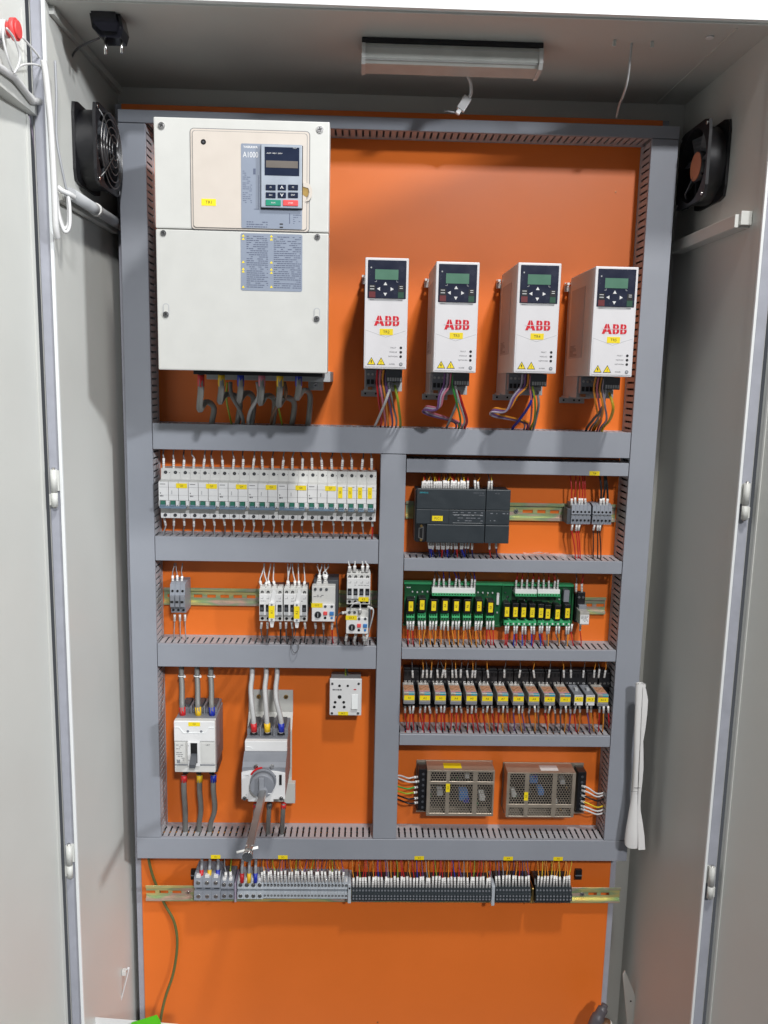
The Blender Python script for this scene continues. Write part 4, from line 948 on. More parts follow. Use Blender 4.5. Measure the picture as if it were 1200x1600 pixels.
for k, (px, py) in enumerate(((642.1, 947.2), (659.7, 945.2), (677.8, 946.8), (695.7, 946.3), (713.2, 947), (730.6, 947.2), (748.9, 947.5), (766.7, 949.3))):
    x, z = loc(px, py, 46); relay_small(T, x, z-1, 1, f'R{k+1}', 14.5, 28, f'', 46, 8.6, 19)
    x, z = loc(px-.8, 965, 46); m = MB(); m.prism([(-6, 20.1), (-6, 44), (0, 46), (6.5, 38), (6.5, 20.1)], -7.6, 7.6, 'x', 'conn')
    for j in range(3): m.box(-6.3+j*4.8, -3.3+j*4.8, -4, -1, 44.5, 46.2, 'hole'); m.cyl(-4.8+j*4.8, 3.4, 40, 43.5, 1.5, 'pcb', 8)
    T.part('output_terminal', m, key='outt', at=(x, z, 0))
G = 'white sleeved wires at the left relay board'
wire_row([677, 685, 693.5, 701.5, 711, 718.5, 728, 736.5, 741.5], 920, 34, 894, 30, 20, ['w_dgrey', 'w_dgrey', 'w_blue', 'w_navy', 'w_blue', 'w_navy'], 'above the left relay board', G, r=1, sr=2.0, tilt=2, stuff=True)
xs = []; cl = []
for k, px in enumerate((642.1, 659.7, 677.8, 695.7, 713.2, 730.6, 748.9, 766.7)):
    for j in range(3): xs.append(px-5.5+j*4.7); cl.append(['w_orange', 'w_brown', 'w_orange'][j] if k < 7 else 'w_red')
cl[0] = cl[2] = 'w_red'
wire_row(xs, 970, 40, 1013, 32, 19, cl, 'below the left relay board', G, r=1.15, sr=2.1, tilt=1.5, spread=4)
# board two
p0, p1, q0, q1 = R(783.8, 913, 893.8, 977, 20)
T = Thing('relay_board', 'green relay board with tightly spaced relays and two pale top connectors, right of two', 'relay board', p0, q0, 0)
def loc(px, py, d, o=(p0, q0)): x, z = W(px, py, d); return x-o[0], z-o[1]
m = MB(); m.box(0, p1-p0, 0, q1-q0, 18, 20, 'pcb', .3); m.box(-1.2, p1-p0+1.2, q1-q0-3, q1-q0+1.5, 8, 25, 'conn', .5); m.box(-1.2, 2.2, 2.1, q1-q0-3.1, 8, 25, 'pcb', .5); m.box(p1-p0-2.2, p1-p0+1.2, 2.1, q1-q0-3.1, 8, 25, 'pcb', .5); m.box(-1.2, p1-p0+1.2, -2, 2, 8, 22, 'pcb', .5)
for k in range(70): x = rng.uniform(4, p1-p0-8); z = rng.uniform(14, q1-q0-8); m.box(x, x+rng.uniform(1, 3), z, z+rng.uniform(1, 4), 20, 23, rng.choice(['black', 'ltgrey', 'brass', 'black', 'dkgrey', 'dkgrey']))
x, z = loc(884.5, 931, 30); m.box(x-5.5, x+5.5, z-12, z+12, 20, 34, 'grey', .8)
T.part('circuit_board', m)
for (a_, c_) in ((805, 839.3), (840.3, 875.5)):
    a, b = loc(a_, 931.5, 42); c, e = loc(c_, 922, 42); T.part('top_connector', topcon(a, c, b, e, 8))
for (a_, c_) in ((787.5, 838.3), (840, 891.3)):
    a, b = loc(a_, 977, 42); c, e = loc(c_, 970, 42); m = MB(); m.box(a, c, b, e, 20.1, 42, 'conn', .5)
    for k in range(12): xx = a+(c-a)*(k+.5)/12; m.box(xx-1.3, xx+1.3, b+1.5, b+5, 42, 42.3, 'white' if k % 2 else 'hole')
    T.part('output_terminal', m)
rx_ = (792.2, 805.4, 818.3, 831.8, 845.3, 856.2, 871.3, 886.7); ry_ = (956, 956.3, 956.7, 957, 957.6, 959, 959.8, 958)
for k in range(8): x, z = loc(rx_[k], ry_[k], 46); relay_small(T, x, z+2, -2, f'R{k+9}', 12, 30, '', 46, 8.2, 19)
G = 'white sleeved wires at the right relay board'
wire_row([806, 815, 823, 831.5, 841, 849.5, 857.5, 866, 871], 921, 34, 896, 30, 19, ['w_red', 'w_red', 'w_brown'], 'above the right relay board', G, r=1, sr=1.9, tilt=1, stuff=True)
xs = []; cl = []
for k, px in enumerate(rx_):
    xs += [px-1.6, px+2.6]; cl += (['w_blue', 'w_red'] if k < 5 else ['w_dgrey', 'w_orange'])
cl[0] = 'w_red'
wire_row(xs, 977, 38, 1014, 32, 18, cl, 'below the right relay board', G, r=1.15, sr=2.0, tilt=1.5, spread=4)
# single plug-in relay
T = Thing('plug_in_relay', 'single black plug-in relay with white data plate right of the green boards', 'relay', *W(897, 975, 30), 0)
ro = W(897, 975, 30)
m = MB(); m.box(0, 19, 3, 62, 8, 30, 'black', 1); m.box(2, 17, 40, 66, 30, 36, 'black', 1)
for x_ in (5, 13): m.cyl(x_, 56, 36, 37.4, 2.4, 'screwm', 10)
T.part('socket', m)
m = MB(); m.box(2, 20, 8, 34, 30.1, 62, 'clearcase', 1); m.box(4, 19, 32, 42, 30.1, 44, 'grey', 1); T.part('relay_case', m)
T.part('data_plate', MB().flat(2.5, 19.5, 10, 28, 62.4, 'white').print_lines(4, 18, 14, 27, 62.6, 5, 'ink_soft', rng, .7, .4))
G = 'wires at the single plug-in relay'
wire_row([900, 909], 925, 34, 896, 30, 16, ['w_dgrey', 'w_red'], 'above the single plug-in relay', G, r=1, sr=2.2, stuff=True)
wire_row([894, 907], 975, 30, 1014, 30, 15, ['w_red', 'w_red'], 'below the single plug-in relay', G, r=1.1, sr=2.1, stuff=True)

# ================================================================== PLUG-IN RELAY ROW
rel = [(631+k*24.42, 24.4, 'wide') for k in range(11)]+[(897.3, 18.2, 'narrow'), (915.5, 18.2, 'narrow'), (934.5, 24, 'wide')]
zs1 = W(780, 1046, 30)[1]; zs0 = W(780, 1108, 30)[1]; zr_1 = W(780, 1084.5, 92)[1]; zr_0 = W(780, 1102.5, 92)[1]; zl = W(780, 1091.5, 92)[1]
names = ['relay on a black socket with yellow sticker RL%d']
for k, (px, pw_, kd) in enumerate(rel):
    xs0 = W(px-1, 1080, 30)[0]; xw = W(px-1+pw_, 1080, 30)[0]-xs0; xc = W(px+(8.6 if kd == 'wide' else 8), 1090, 92)[0]-xs0
    lbl = f'clear cased plug-in relay with yellow sticker A{k+1}, {nth(k)} from the left in its row' if kd == 'wide' else f'narrow white faced plug-in relay with yellow sticker A{k+1}, {["left", "right"][k-11]} of the two narrow ones'
    T = Thing('plug_in_relay', lbl, 'relay', xs0, zs0, 0, 'row of plug-in relays on black sockets')
    H = zs1-zs0
    def sock(w_=xw, H=H, kd=kd):
        m = MB(); m.box(.3, w_-.5, 0, H, 8, 26, 'black', 1); m.box(.6, w_-.8, H*.60, H-3, 26.1, 34, 'black', 1); m.box(.6, w_-.8, 3, H*.12, 26.1, 32, 'black', .8)
        n = 4 if kd == 'wide' else 2
        for j in range(n):
            m.cyl(w_*(j+.5)/n, H*.70, 34, 35.3, 2.3, 'screwm', 10); m.box(w_*(j+.5)/n-2, w_*(j+.5)/n+2, H*.84, H*.93, 34, 34.3, 'hole')
            m.box(w_*(j+.5)/n-.5, w_*(j+.5)/n+.5, H*.66, H*.74, 35.3, 35.4, 'ink')
        return m
    so = T.part('socket', sock, key=('sock', kd, round(xw)))
    rw = 21 if kd == 'wide' else 17.5
    za_, zb_ = zr_0-zs0, zr_1-zs0
    def case(rw=rw, za_=za_, zb_=zb_, kd=kd):
        m = MB()
        if kd == 'wide':
            m.box(-rw/2, rw/2, za_, zb_, 34.5, 90, 'clearcase', .8)
            m.box(-rw/2+.8, rw/2-.8, zb_-4.5, zb_-.9, 90.02, 90.3, 'teal'); m.box(-rw/2+.8, -1, zb_-4.5, zb_-.9, 90.32, 90.5, 'galv')
            m.box(-rw/2+1, rw/2-1, zb_+.02, zb_+.3, 50, 78, 'relay_orange'); m.box(-rw/2+1, rw/2-1, zb_+.02, zb_+.3, 80, 83, 'w_pink'); m.box(-1, rw/2-1, zb_+.02, zb_+.3, 84, 89, 'teal')
            m.box(-rw/2+.6, rw/2-.6, zb_-6.4, zb_-5, 90.02, 90.4, 'red'); m.box(-rw/2+.8, rw/2-.8, za_+.8, za_+6, 90.02, 90.4, 'grey')
        else:
            m.box(-rw/2, rw/2, za_, zb_-1, 34.5, 88, 'grey', .8); m.box(-3, 3, zb_-1, zb_+4, 60, 70, 'ltgrey', .5)
            m.flat(-rw/2+.5, rw/2-.5, za_+1, zb_-2, 88.4, 'white'); m.box(-rw/2+2, -rw/2+5, za_+2, za_+5, 88.4, 88.6, 'ink'); m.box(-rw/2+2, rw/2-2, zb_-4.4, zb_-3.6, 88.4, 88.6, 'ink_soft')
        return m
    rc = T.part('relay_case', case, key=('case', kd), at=(xc, 0, 0))
    d_ = 90.5 if kd == 'wide' else 88.6
    T.part('sticker', MB().flat(-rw/2+.8, rw/2-.8, -4.6, 4.6, .4, 'yellow').text(f'A{k+1}', 0, 0, .5, 4), parent=rc, at=(0, zl-zs0-1, d_))
G = 'white sleeved wires at the row of plug-in relays'
xs = [645, 660, 667, 673, 684, 690.5, 696, 707, 713, 719.5, 731, 737.5, 742, 763, 788, 811, 835, 857, 881, 892, 911, 928, 935, 944]
wire_row(xs, 1059, 36, 1029, 32, 17, ['w_dgrey', 'w_orange', 'w_dgrey', 'w_orange', 'w_dgrey'], 'above the row of plug-in relays', G, r=.9, sr=2.1, tilt=3, stuff=True)
xs = []; cl = []
for k, (px, pw_, kd) in enumerate(rel):
    for j in range(3 if kd == 'wide' and k not in (12,) else 2):
        xs.append(px+2+j*6.8); cl.append('w_red' if k < 5 else ('w_orange' if j == 1 else rg.choice(['w_red', 'w_red', 'w_dgrey', 'w_violet'])))
wire_row(xs, 1103, 50, 1148, 32, 15, cl, 'below the row of plug-in relays', G, r=1.3, sr=2.1, tilt=2.5, spread=5)

# ================================================================== POWER SUPPLIES
def psu(x0, y0, x1, y1, tx0, tx1, cols, rows, label, stick, comps, d=46, txt='G1'):
    a, b, c, e = R(x0, y0, x1, y1, d); T = Thing('power_supply', label, 'power supply', a, c, 0, 'two perforated steel power supplies'); w_, h_ = b-a, e-c
    ta, tb = W(tx0, (y0+y1)/2, 20)[0]-a, W(tx1, (y0+y1)/2, 20)[0]-a
    m = MB(); lo, hi = min(ta, 0), max(tb, w_)
    m.box(lo-2, hi+2, 0, h_+1, 1, 3, 'galv', .3); m.box(lo-2, hi+2, -.5, .8, 1, 30, 'galv'); m.box(.5, w_-.5, 2, h_-2, 3.2, 12, 'black')
    rr = random.Random(len(label))
    for (cx, cz, s_, mt) in comps: m.box(w_*cx-s_/2, w_*cx+s_/2, h_*cz-s_/2, h_*cz+s_/2, 12.1, 38, mt, 2)
    for k in range(26): x = rr.uniform(5, w_-8); z = rr.uniform(5, h_-8); m.box(x, x+rr.uniform(2, 6), z, z+rr.uniform(2, 6), 12.1, rr.uniform(18, 38), rr.choice(['dkgrey', 'dkgrey', 'pcb', 'black', 'brass', 'black']), .4)
    T.part('chassis', m)
    m = MB(); t_ = 1.0
    # solid bands
    m.box(0, w_, h_-1, h_, 3, d, 'galv'); m.box(0, w_, 0, 1, 3, d, 'galv'); m.box(-.2, .8, 1, h_-1, 3, d, 'galv'); m.box(w_-.8, w_+.2, 1, h_-1, 3, d, 'galv')
    cx_ = [0]+[v for pr in cols for v in pr]+[1]
    for i in range(0, len(cx_), 2): m.box(w_*cx_[i], w_*cx_[i+1], 0, h_, d-t_, d+.05, 'galv', .3)
    rz_ = [0]+[v for pr in rows for v in pr]+[1]
    for i in range(0, len(rz_), 2): m.box(0, w_, h_*rz_[i], h_*rz_[i+1], d-t_+.1, d+.08, 'galv', .3)
    # perforated zones: hexagonal cells with real holes
    p = 5.4; rc_ = p/math.sqrt(3)
    for (u0, u1) in cols:
        for (v0, v1) in rows:
            X0, X1, Z0, Z1 = w_*u0-1.5, w_*u1+1.5, h_*v0-1.5, h_*v1+1.5; row = 0; z = Z0
            while z < Z1:
                x = X0+(p/2 if row % 2 else 0)
                while x < X1:
                    o = [(x+rc_*math.sin(k*math.pi/3), z+rc_*math.cos(k*math.pi/3), d-.4) for k in range(6)]; q = [(x+rc_*.80*math.sin(k*math.pi/3), z+rc_*.80*math.cos(k*math.pi/3), d-.4) for k in range(6)]
                    m.add(o+q, [(k, (k+1) % 6, 6+(k+1) % 6, 6+k) for k in range(6)], 'galv'); x += p
                z += p*.866; row += 1
    cv = T.part('perforated_cover', m)
    m = MB(); m.box(ta, tb, 6, h_-4, 3.2, 34, 'black', 1)
    for k in range(7): m.cyl((ta+tb)/2, 12+k*(h_-20)/6.5, 34, 35.2, 2.6, 'dkgrey', 10)
    T.part('terminal_strip', m)
    T.part('sticker', MB().flat(-4, 4, -9, 9, .4, 'yellow').text(txt, 0, 0, .5, 4, rot=90), parent=cv, at=(stick[0]*w_, stick[1]*h_, d+.1), label='upright yellow sticker reading '+txt)
    m = MB(); x_ = stick[2]*w_; m.box(x_, x_+36, h_+.02, h_+.4, 14, 36, stick[3]); T.part('top_sticker', m, parent=cv)
    return a, c, w_, h_
psu(667, 1204, 771.7, 1275, 652, 667.2, [(.05, .28), (.335, .68), (.75, .98)], [(.06, .695), (.76, .97)], 'perforated steel power supply with terminals on its left side', (.31, .62, .25, 'yellow'), [(.56, .38, 18, 'ltblue'), (.6, .3, 12, 'blue'), (.2, .45, 12, 'ltgrey'), (.84, .35, 12, 'offwhite'), (.6, .83, 9, 'offwhite')])
psu(791.7, 1207.5, 898, 1276.7, 898.4, 911.5, [(.04, .26), (.32, .665), (.73, .955)], [(.02, .21), (.29, .97)], 'perforated steel power supply with terminals on its right side', (.285, .47, .5, 'white'), [(.4, .8, 16, 'ltblue'), (.42, .84, 9, 'blue'), (.52, .5, 12, 'ltblue'), (.12, .45, 10, 'offwhite'), (.83, .75, 10, 'ltgrey'), (.74, .3, 8, 'offwhite')], txt='G2')
ps = [(650, 1214, 'w_white', 626, 1212), (652, 1221, 'w_white', 622, 1216), (650, 1230, 'w_green', 622, 1229), (649, 1238, 'w_gy', 621, 1236), (650, 1247, 'w_black', 622, 1243), (650, 1254, 'w_black', 622, 1249)]
for k, (a, b, c, e, f) in enumerate(ps):
    wire([(*W(a+2, b, 36), 36), (*W(a-6, b+1, 44), 44), (*W((a+e)/2, (b+f)/2+3, 46), 46), (*W(e, f, 34), 34), (*W(e-6, f, 30), 30)], 1.7, c, f'{COLN[c]} wire, {nth(k)} from the top at the left power supply', 'wires at the power supplies', 8, 2.6)
ps = [(912, 1228, 'w_white', 946, 1238), (912, 1235, 'w_white', 946, 1241), (912, 1243, 'w_black', 948, 1246), (911, 1252, 'w_yellow', 948, 1257), (911, 1259, 'w_white', 949, 1262), (911, 1264, 'w_white', 949, 1267)]
for k, (a, b, c, e, f) in enumerate(ps):
    wire([(*W(a-3, b, 36), 36), (*W(a+7, b+3, 46), 46), (*W((a+e)/2+4, (b+f)/2+7, 46), 46), (*W(e, f, 34), 34), (*W(e+6, f, 30), 30)], 1.7, c, f'{COLN[c]} wire, {nth(k)} from the top at the right power supply', 'wires at the power supplies', 8, 2.6)

# ================================================================== BOTTOM TERMINAL ROW
zt0_, zt1_ = None, None
def term(px, wpx, yt, yb, dfront, label, group, key, mt='termgrey', mt2=None, style='screw', txt='1'):
    a = W(px, (yt+yb)/2, dfront)[0]; b = W(px+wpx, (yt+yb)/2, dfront)[0]; xm = 600
    c = avg(W(600, yb, dfront)[1]); e = avg(W(600, yt, dfront)[1])
    adj = -((px-600)*.006)*0
    T = Thing('terminal_block', label, 'terminal block', a, c, 0, group); w_, h_ = b-a, e-c
    def f():
        m = MB()
        if style == 'screw':
            m.prism([(0, 6), (4, 3), (h_-3, 3), (h_, 8), (h_, dfront-14), (h_-4, dfront-3), (h_*.60, dfront), (h_*.56, dfront-9), (h_*.46, dfront-9), (h_*.44, dfront), (h_*.14, dfront), (h_*.1, dfront-10), (0, dfront-12)], .12, w_-.12, 'x', mt)
            r_ = min(w_*.33, 4.2)
            for zz in (.77, .28): m.cyl(w_/2, h_*zz, dfront-3, dfront+.4, r_, 'hole' if w_ < 7 else 'screwm', 12); m.cyl(w_/2, h_*zz, dfront+.4, dfront+.6, r_*.6, 'ltgrey' if w_ < 7 else 'steel', 8); m.box(w_/2-r_*.8, w_/2+r_*.8, h_*zz-.4, h_*zz+.4, dfront+.6, dfront+.7, 'ink')
            m.box(w_*.2, w_*.8, h_*.47, h_*.55, dfront-9, dfront-8.6, 'hole'); m.box(w_*.25, w_*.75, h_*.92, h_+1.2, dfront-10, dfront-2, 'white', .4)
        else:
            m.prism([(0, 6), (4, 3), (h_-3, 3), (h_, 8), (h_, dfront-22), (h_*.8, dfront-16), (h_*.78, dfront-6), (h_*.56, dfront-4), (h_*.54, dfront), (h_*.22, dfront), (h_*.2, dfront-8), (0, dfront-10)], .12, w_-.12, 'x', mt)
            for zz, dd in ((.68, dfront-5), (.46, dfront), (.30, dfront)): m.cyl(w_/2, h_*zz, dd-2, dd+.35, w_*.3, 'grey' if mt != 'black' else 'grey', 8)
        return m
    T.part('body', f, key=key)
for k in range(3): term(303+k*13.7, 13.7, 1371, 1414, 62, f'large grey screw terminal, {nth(k)} of the three at the left end of the bottom rail', 'large grey screw terminals', 'tbig')
for k in range(2): term(345+k*10.2, 10.2, 1375.5, 1411, 56, f'dark grey middle-sized screw terminal, {nth(k)} of the two after the large ones', 'middle-sized dark screw terminals', 'tmid')
single('end_clamp', MB().box(0, 3.6, 0, 42, 4, 54, 'w_lilac', .5), 'thin violet grey end plate after the two dark terminals', 'end clamp', W(366.2, 1393, 54)[0], W(600, 1411, 54)[1], 0)
for k in range(4): term(370.6+k*10.05, 10.05, 1376, 1410.5, 54, f'pale grey middle-sized screw terminal, {nth(k)} of four under the red, yellow and blue sleeves', 'middle-sized pale screw terminals', 'tmidp', mt='termpale')
pit = (543.3-411)/25
for k in range(25): term(411+k*pit, pit, 1377, 1409, 50, f'narrow pale grey screw terminal, {nth(k)} from the left in the pale run', 'narrow pale grey screw terminals on the bottom rail', 'tsm', mt='termpale')
single('end_clamp', MB().box(0, 6.5, 0, 42, 4, 56, 'termpale', .8).cyl(3.2, 34, 56, 57, 2, 'hole', 8), 'pale grey end clamp between the pale and the black terminals', 'end clamp', W(543.6, 1393, 54)[0], W(600, 1411, 54)[1], 0)
pit = (767.5-549.8)/44
for k in range(44): term(549.8+k*pit, pit, 1385, 1413, 58, f'narrow black tiered terminal, {nth(k)} from the left in the long black run', 'narrow black tiered terminals in the long run', 'tbl', mt='plc', style='tier')
single('end_clamp', MB().box(0, 6.5, 0, 44, 4, 58, 'termpale', .8), 'pale grey end clamp right of the long black run', 'end clamp', W(768, 1393, 54)[0], W(600, 1413, 54)[1], 0)
pit = (830-774.6)/11
for k in range(11): term(774.6+k*pit, pit, 1382, 1414, 58, f'narrow black tiered terminal, {nth(k)} from the left in the second black run', 'narrow black tiered terminals in the second run', 'tbl2', mt='plc', style='tier')
single('end_clamp', MB().box(0, 3.5, 0, 34, 4, 46, 'brass', .5), 'brass coloured end clamp between the two short black runs', 'end clamp', W(831.5, 1393, 46)[0], W(600, 1411, 46)[1], 0)
for k in range(11): term(837.5+k*5.18, 5.18, 1382, 1414, 58, f'narrow black tiered terminal, {nth(k)} from the left in the last black run', 'narrow black tiered terminals in the last run', 'tbl2', mt='plc', style='tier')
# wires into the bottom row
G = 'sleeved wires above the bottom terminal row'
for k, (px, mt, nm) in enumerate(((314.5, 'red', 'red'), (327, 'yellow_tape', 'yellow'), (340, 'blue', 'blue'), (378, 'red', 'red'), (389, 'yellow_tape', 'yellow'), (399, 'blue', 'blue'))):
    which = 'large grey' if k < 3 else 'pale middle-sized'
    wire([(*W(px, 1374 if k < 3 else 1379, 54), 54), (*W(px+.6, 1354, 48), 48), (*W(px+1, 1346, 36), 36), (*W(px+1, 1338, 32), 32)], 3.2, 'w_grey', f'grey cable with {nm} sleeve entering the {which} terminals', 'coloured sleeve cables at the bottom row', 19, 4.2, 4, 'power_cable', 'cable', mt, bands=False)
wire_row([352, 361], 1377, 50, 1342, 32, 20, ['w_grey', 'w_gy'], 'above the two dark middle-sized terminals', G, r=1.3, sr=2.8)
pit = (543.3-411)/25
wire_row([409]+[411+(k+.5)*pit for k in range(24)], 1378, 51, 1342, 32, 24, ['w_dgrey', 'w_orange', 'w_violet', 'w_brown', 'w_gy', 'w_dgrey', 'w_pink', 'w_navy', 'w_dgrey', 'w_orange', 'w_gy'], 'above the pale terminal run', G, r=.9, sr=2.1, tilt=2.5, spread=4)
pit = (767.5-549.8)/44
wire_row([549.8+(k+.5)*pit for k in range(44)], 1389, 47, 1342, 32, 27, ['w_orange', 'w_red', 'w_gy', 'w_red', 'w_red', 'w_brown', 'w_orange', 'w_red', 'w_blue', 'w_red', 'w_violet', 'w_grey'], 'above the long black terminal run', G, r=.9, sr=2.3, tilt=2, spread=4)
wire_row([775.5+k*5.1 for k in range(11)], 1385, 47, 1342, 32, 24, ['w_dgrey', 'w_violet', 'w_grey', 'w_orange', 'w_brown', 'w_navy', 'w_orange', 'w_red', 'w_navy'], 'above the second black terminal run', G, r=1, sr=2.2, tilt=2, spread=3)
wire_row([840+k*5.0 for k in range(11)], 1385, 47, 1342, 32, 24, ['w_orange', 'w_yellow', 'w_orange'], 'above the last black terminal run', G, r=1, sr=2.2, tilt=2, spread=4)
for px, lb in ((304, 'black tie mount on the plate above the large grey terminals'), (903, 'black tie mount on the plate right of the last black terminals')):
    x, z = W(px, 1373, 4); single('tie_mount', MB().box(-7, 7, 0, 22, .5, 8, 'black', 1).box(-7, 7, 9, 11, 8, 9, 'grey'), lb, 'tie mount', x, z, 0)

# ================================================================== CABINET FITTINGS
# lamp
lx0, lx1 = W(565, 85, 205)[0], W(848, 95, 205)[0]; LL = lx1-lx0
T = Thing('cabinet_lamp', 'unlit white strip lamp fixed under the cabinet ceiling', 'lamp', lx0, ZT, 180)
T.part('base', MB().box(0, LL, -8, 0, -24, 27, 'black', .8))
T.part('diffuser', MB().prism([(-8.2, -23), (-8.2, 25), (-14, 29), (-30, 29), (-37, 22), (-39, -16), (-34, -23)], 6, LL-6, 'x', 'lampcover').box(6.1, LL-6.1, -15.5, -14.8, 28.9, 29.4, 'ltgrey').box(6.1, LL-6.1, -33, -32.4, 27, 28, 'ltgrey'))
for x_ in (0, LL-6.1): T.part('end_cap', MB().prism([(-8.2, -24), (-8.2, 27), (-14, 31), (-31, 31), (-39, 24), (-41, -18), (-36, -24)], 0, 6.1, 'x', 'offwhite'), at=(x_, 0, 0))
p = [(*W(727, 112, 150), 150), (*W(735, 128, 140), 140), (*W(736, 145, 130), 130), (*W(733, 152, 126), 126)]
wire(p, 3, 'w_white', 'short white lead hanging from the strip lamp', None, None, 2, 6, 'lamp_lead', 'cable')
x, z = W(725, 162, 122)
c = MB(); c.box(-7, 7, -12, 12, -5, 5, 'w_white', 1.5); c.box(-4, 3, -20, -12, -4, 4, 'white', 1); c.tube([(-3, -19, 0), (-14, -24, 0), (-22, -28, -2)], 1.2, 'w_grey')
o = single('cable_connector', c, 'white plug connector dangling behind the strip lamp', 'connector', x, z, 122); o.rotation_euler[1] = math.radians(32)
p = [(*W(985, 101, 215), 215), (*W(981, 122, 200), 200), (*W(974, 148, 170), 170), (*W(968, 163, 130), 130), (*W(963, 183, 70), 70)]
p[0] = (p[0][0], ZT+2, 215)
wire(p, 2.0, 'w_dull', 'thin white cable coming through the ceiling on the right', None, None, 2, 6, 'hanging_cable', 'cable')
# plug
x, z = W(169, 34, 245)
T = Thing('mains_plug', 'black two-pin plug hanging under the ceiling at the upper left', 'plug', x, z, 245)
T.part('body', MB().prism([(-24, 12), (-18, 26), (12, 26), (20, 16), (26, -14), (22, -27), (-6, -27), (-20, -14)], -18, 14, 'd', 'blk_gloss').prism([(-20, 10), (-15, 21), (9, 21), (15, 14), (20, -12), (17, -21), (-4, -21), (-15, -11)], 14, 22, 'd', 'blk_gloss'))
for a_ in ((-5, 0), (19, 0)): T.part('pin', MB().prism(circ(2.4, 12), -46 if a_[0] < 0 else -43, -26, 'z', 'screwm', True), at=(a_[0], 0, 0))
wire([(x-4, z+26, 245), (x-6, z+40, 243), (x-6, ZT-2, 240), (x-6, ZT+2, 238)], 3.4, 'w_black', 'black lead holding up the two-pin plug', None, None, 2, 4, 'plug_lead', 'cable')
p = [(x-20, z-16, 225), (x-70, z-25, 190), (x-92, z-60, 150), (x-96, z-100, 90)]
wire(p, 1.6, 'w_dgrey', 'thin dark cable running behind the two-pin plug along the left wall', None, None, 2, 6, 'hanging_cable', 'cable')

# fans
def fan(X, s, d0, d1, z0, z1, label, guard):
    cd, cz, hs = (d0+d1)/2, (z0+z1)/2, (d1-d0)/2
    T = Thing('cooling_fan', label, 'fan', X, cz, cd)
    def frame():
        m = MB()
        for (a, b) in ((0.5, 5), (33, 38)):
            # square flange with round opening, thickness along x
            n = 32; R_ = hs*.92
            inner = [(R_*math.cos(2*math.pi*i/n), R_*math.sin(2*math.pi*i/n)) for i in range(n)]
            def sq(t):
                c_, s_ = math.cos(t), math.sin(t); k = hs/max(abs(c_), abs(s_)); k = min(k, hs*1.32); return (k*c_, k*s_)
            outer = [sq(2*math.pi*i/n) for i in range(n)]
            vs = []
            for xx in (a, b):
                vs += [(xx*s, z, d) for d, z in inner]; vs += [(xx*s, z, d) for d, z in outer]
            fs = []
            for i in range(n):
                j = (i+1) % n
                fs += [(i, j, n+j, n+i), (2*n+i, 2*n+j, 3*n+j, 3*n+i), (n+i, n+j, 3*n+j, 3*n+i), (i, j, 2*n+j, 2*n+i)]
            m.add(vs, fs, 'black')
        # barrel
        n = 32; vs = []
        for xx in (4.9, 33.1):
            for r_ in (hs*.92, hs*.98): vs += [(xx*s, r_*math.sin(2*math.pi*i/n), r_*math.cos(2*math.pi*i/n)) for i in range(n)]
        fs = []
        for i in range(n):
            j = (i+1) % n; fs += [(i, j, 2*n+j, 2*n+i), (n+i, n+j, 3*n+j, 3*n+i)]
        m.add(vs, fs, 'black', True)
        for u in (-.86, .86):
            for v in (-.86, .86): m.prism(circ(3.2, 10, v*hs, u*hs) if False else [(p_[1]+u*hs, p_[0]+v*hs) for p_ in circ(3, 10)], (38.1)*s, (40)*s, 'x', 'screwm', True)
        for k in range(3):
            a = k*2.1+.5; m.prism([(math.sin(a)*hs*.93+math.cos(a)*2.5, math.cos(a)*hs*.93-math.sin(a)*2.5), (math.sin(a)*hs*.93-math.cos(a)*2.5, math.cos(a)*hs*.93+math.sin(a)*2.5), (-math.cos(a)*2.5, math.sin(a)*2.5), (math.cos(a)*2.5, -math.sin(a)*2.5)], 2*s, 5*s, 'x', 'black')
        return m
    T.part('housing', frame())
    m = MB(); m.prism([(p_[0], p_[1]) for p_ in circ(hs*.40, 28)], 5*s, 31*s, 'x', 'black', True); m.prism(circ(hs*.36, 28), 31*s, 31.8*s, 'x', 'black' if guard else 'fan_hub'); T.part('hub', m)
    m = MB()
    for k in range(7):
        a = 2*math.pi*k/7; vs = []
        for i in range(5):
            r_ = hs*(.38+.50*i/4)
            for (da, xx) in ((-.22, 9), (.28, 29)):
                for th in (0, 1.6): vs.append(((xx+th)*s, r_*math.sin(a+da), r_*math.cos(a+da)))
        fs = []
        for i in range(4):
            o = i*4; fs += [(o, o+4, o+6, o+2), (o+1, o+3, o+7, o+5), (o, o+1, o+5, o+4), (o+2, o+6, o+7, o+3)]
        m.add(vs, fs, 'dkgrey')
    T.part('impeller', m)
    if guard:
        m = MB()
        for r_ in (.22, .40, .58, .76, .92): m.tube([(44*s+(1-r_)*6*s, r_*hs*math.sin(t), r_*hs*math.cos(t)) for t in [2*math.pi*i/36 for i in range(37)]], .9, 'guard', 6)
        for a in (math.pi/4, 3*math.pi/4):
            for q in (0, math.pi): m.tube([(50*s, .2*hs*math.sin(a+q), .2*hs*math.cos(a+q)), (44.5*s, .92*hs*math.sin(a+q), .92*hs*math.cos(a+q)), (40*s, 1.14*hs*math.sin(a+q), 1.14*hs*math.cos(a+q))], 1.1, 'guard', 6)
        T.part('finger_guard', m)
    else:
        m = MB(); m.tube([(30*s, -hs*.2, -hs*.1), (34*s, -hs*.6, -hs*.5), (20*s, -hs*.9, -hs*.8)], 1.6, 'w_dgrey', 6); T.part('lead', m)
f0 = WX(113, 240, XL)[0]; f1 = WX(113, 145, XL)[1]; f2 = WX(113, 275, XL)[1]
fan(XL, 1, f0-126, f0, f2-8, f2+118, 'black square fan with chrome finger guard high on the left wall', True)
